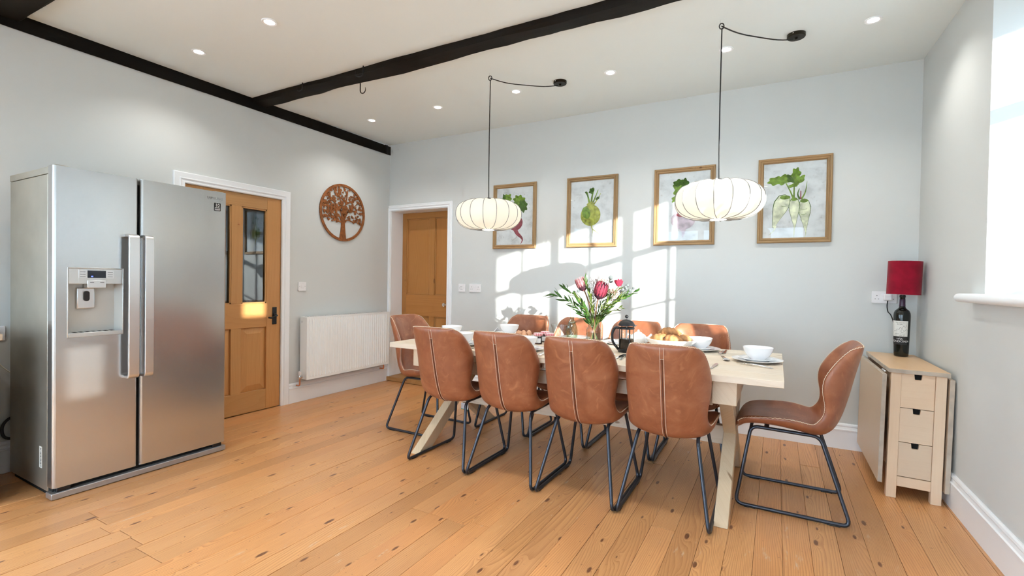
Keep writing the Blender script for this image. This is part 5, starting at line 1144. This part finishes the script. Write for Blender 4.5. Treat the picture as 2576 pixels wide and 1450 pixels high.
def protea(tip, off, s, m1, label):
    r = empty('protea', (0,0,0), 0, label, 'flower', 'stems in the jar of flowers'); P = [Vector(p) for p in catmull(stem_path(tip, off), 8)]; MB().tube(P, .0055, 8).build('stem', brown_m, r, smooth=1)
    d = (P[-1]-P[-5]).normalized(); s1 = d.orthogonal().normalized(); s2 = d.cross(s1); B0 = P[-1]-d*.045*s
    c = MB(); Mx = Matrix.Translation(B0) @ Matrix((s1,s2,d)).transposed().to_4x4()
    c.lathe([(.006*s,0),(.026*s,.012*s),(.033*s,.035*s),(.030*s,.065*s),(.018*s,.082*s),(.001,.086*s)], 18, M=Mx); c.build('flower_centre', proteac_m, r, smooth=1)
    for ring, (nn, z0, ln, rb) in enumerate(((12,.0,.055,.026),(12,.012,.070,.034),(13,.028,.068,.037),(12,.040,.060,.034))):
        for k in range(nn):
            a = 2*PI*(k+.5*(ring % 2))/nn; pts = []; b = MB(); vs = []
            for j in range(6):
                t = j/5; z_ = (z0+ln*t)*s; q = (.010+(rb-.010)*math.sin(min(1,(z0+ln*t*.75)/.045)*PI/2))*s*(1-.30*max(0,t-.6)*(1 if ring > 1 else .4)); w_ = .0085*s*(1-.15*t)*math.sin(PI*min(.97,t*.8+.16))
                for u in (-1,0,1): aa = a+u*w_/max(q,.004); qq = q+(.0015*s if u == 0 else 0); vs.append((qq*math.cos(aa),qq*math.sin(aa),z_))
            b.add([Mx @ Vector(v) for v in vs], [(j*3+u,j*3+u+1,j*3+u+4,j*3+u+3) for j in range(5) for u in range(2)]); b.build('bract', m1, r, smooth=3.1)
protea((2.925,-.86,1.145), (-.02,-.02), 1.35, protea_m, 'large dark crimson protea at the front of the bouquet')
protea((2.755,-.80,1.19), (.02,-.02), 1.1, proteal_m, 'paler pink protea at the left of the bouquet')
def rose():
    r = empty('rose', (0,0,0), 0, 'bright red rosebud at the upper right of the bouquet', 'flower', 'stems in the jar of flowers'); P = [Vector(p) for p in catmull(stem_path((3.048,-.80,1.185), (-.01,.02)), 8)]; MB().tube(P, .003, 8).build('stem', stem_m, r, smooth=1); B0 = P[-1]
    for k in range(11):
        a = k*2.4; b = MB(); vs = []; q0 = .010+.0024*k; h = .060-.0012*k
        for j in range(6):
            t = j/5
            for u in range(5): aa = a+(u-2)*.42*(.35+.65*math.sin(PI*min(.95,t*.75+.12))); q = q0*(.35+.75*math.sin(t*PI/2))+.006*max(0,t-.75)*k/4; vs.append((q*math.cos(aa),q*math.sin(aa),h*t-(.004*abs(u-2)*t)))
        b.add([B0+Vector(v) for v in vs], [(j*5+u,j*5+u+1,j*5+u+6,j*5+u+5) for j in range(5) for u in range(4)]); b.build('petal', rose_m, r, smooth=3.1)
    for k in range(5):
        o = bpy.data.objects.new('sepal', leaf_src['b']); col.objects.link(o); o.parent = r; o.matrix_local = Matrix.Translation(B0) @ Matrix.Rotation(k*1.257,4,'Z') @ Matrix.Rotation(.9,4,'X') @ Matrix.Diagonal((.05,.036,.036,1))
rose()
def balls(name, tip, off, label, n, rad_, spread, m_, seed):
    r = empty(name, (0,0,0), 0, label, 'flower', 'stems in the jar of flowers'); P = [Vector(p) for p in catmull(stem_path(tip, off), 8)]; MB().tube(P, .0025, 6).build('stem', stem_m, r, smooth=1); rr = random.Random(seed)
    src = MB().lathe([(.001,-1)]+[(math.sqrt(1-(k/5)**2), k/5) for k in range(-4,5)]+[(.001,1)], 12).build('flower_head', m_, r, smooth=3.1); e = P[-1]
    for k in range(n):
        p = e+Vector((rr.gauss(0,spread),rr.gauss(0,spread),rr.gauss(0,spread)*.8)); q = rad_*rr.uniform(.75,1.15)
        if k == 0: src.location = p; src.scale = (q,q,q)
        else: instance(src, 'flower_head', r, p, scale=(q,q,q))
        MB().tube([P[-6],(P[-6]+p)/2+Vector((0,0,-.008)),p], .0012, 4).build('stalk', stem_m, r)
balls('brunia_sprig', (3.105,-.79,1.15), (-.02,.01), 'silver-grey ball-headed sprig at the right of the bouquet', 9, .0125, .020, brunia_m, 5)
balls('brunia_sprig', (2.70,-.79,1.135), (.02,.01), 'small grey ball-headed sprig beneath the pale protea', 4, .013, .016, brunia_m, 6)
balls('brunia_sprig', (2.962,-.77,1.215), (.0,.02), 'round grey bud standing behind the big red protea', 2, .021, .012, brunia_m, 8)
balls('waxflower_sprig', (3.01,-.82,1.135), (-.01,-.01), 'cluster of tiny brownish buds right of the big red protea', 46, .0055, .028, wax_m, 9)
balls('waxflower_sprig', (2.905,-.77,1.225), (.0,.01), 'small cluster of grey-brown buds at the top of the bouquet', 16, .005, .014, wax_m, 10)
def twigs(tip, off, label, seed):
    r = empty('dry_twig', (0,0,0), 0, label, 'foliage', 'stems in the jar of flowers'); P = [Vector(p) for p in catmull(stem_path(tip, off), 8)]; m = len(P); MB().tube(P, [.0028*(1-.6*i/m) for i in range(m)], 5).build('stem', twig_m, r, smooth=1); rr = random.Random(seed); b = MB()
    for k in range(60):
        i = rr.randint(m//2-2, m-2); p = P[i]; e = p+Vector((rr.gauss(0,.018),rr.gauss(0,.018),rr.uniform(.02,.055))); md = (p+e)/2+Vector((rr.gauss(0,.004),rr.gauss(0,.004),0)); b.tube([p,md,e], [.0011,.0009,.0006], 4)
        for _ in range(2): f_ = md.lerp(e, rr.random()); b.tube([f_,f_+Vector((rr.gauss(0,.006),rr.gauss(0,.006),.010))], .0012, 4)
    o = b.build('twiglets', twig_m, r); o['kind'] = 'stuff'
twigs((2.845,-.80,1.225), (.01,-.02), 'bushy grey dry twig standing between the two proteas', 1); twigs((2.87,-.79,1.235), (-.01,-.01), 'second grey dry twig just left of the big red protea', 2)
# folded napkin by the far left setting
nk = MB(); n = 10; vs = []
for k in range(n+1):
    t = k/n
    for u in range(5): vs.append((-.045+.09*t*(.4+.15*u), -.035+.0175*u, .003+.055*t*(.4+.6*math.sin(u*1.3)**2)))
nk.add(vs, [(k*5+u,k*5+u+1,k*5+u+6,k*5+u+5) for k in range(n) for u in range(4)]); o = nk.build('napkin', jlabel_m, None, smooth=3.1, loc=(2.005,-.80,Z)); sm = o.modifiers.new('s','SOLIDIFY'); sm.thickness = .002; tag(o, 'folded white paper napkin left of the far bowl by the eggs', 'napkin')
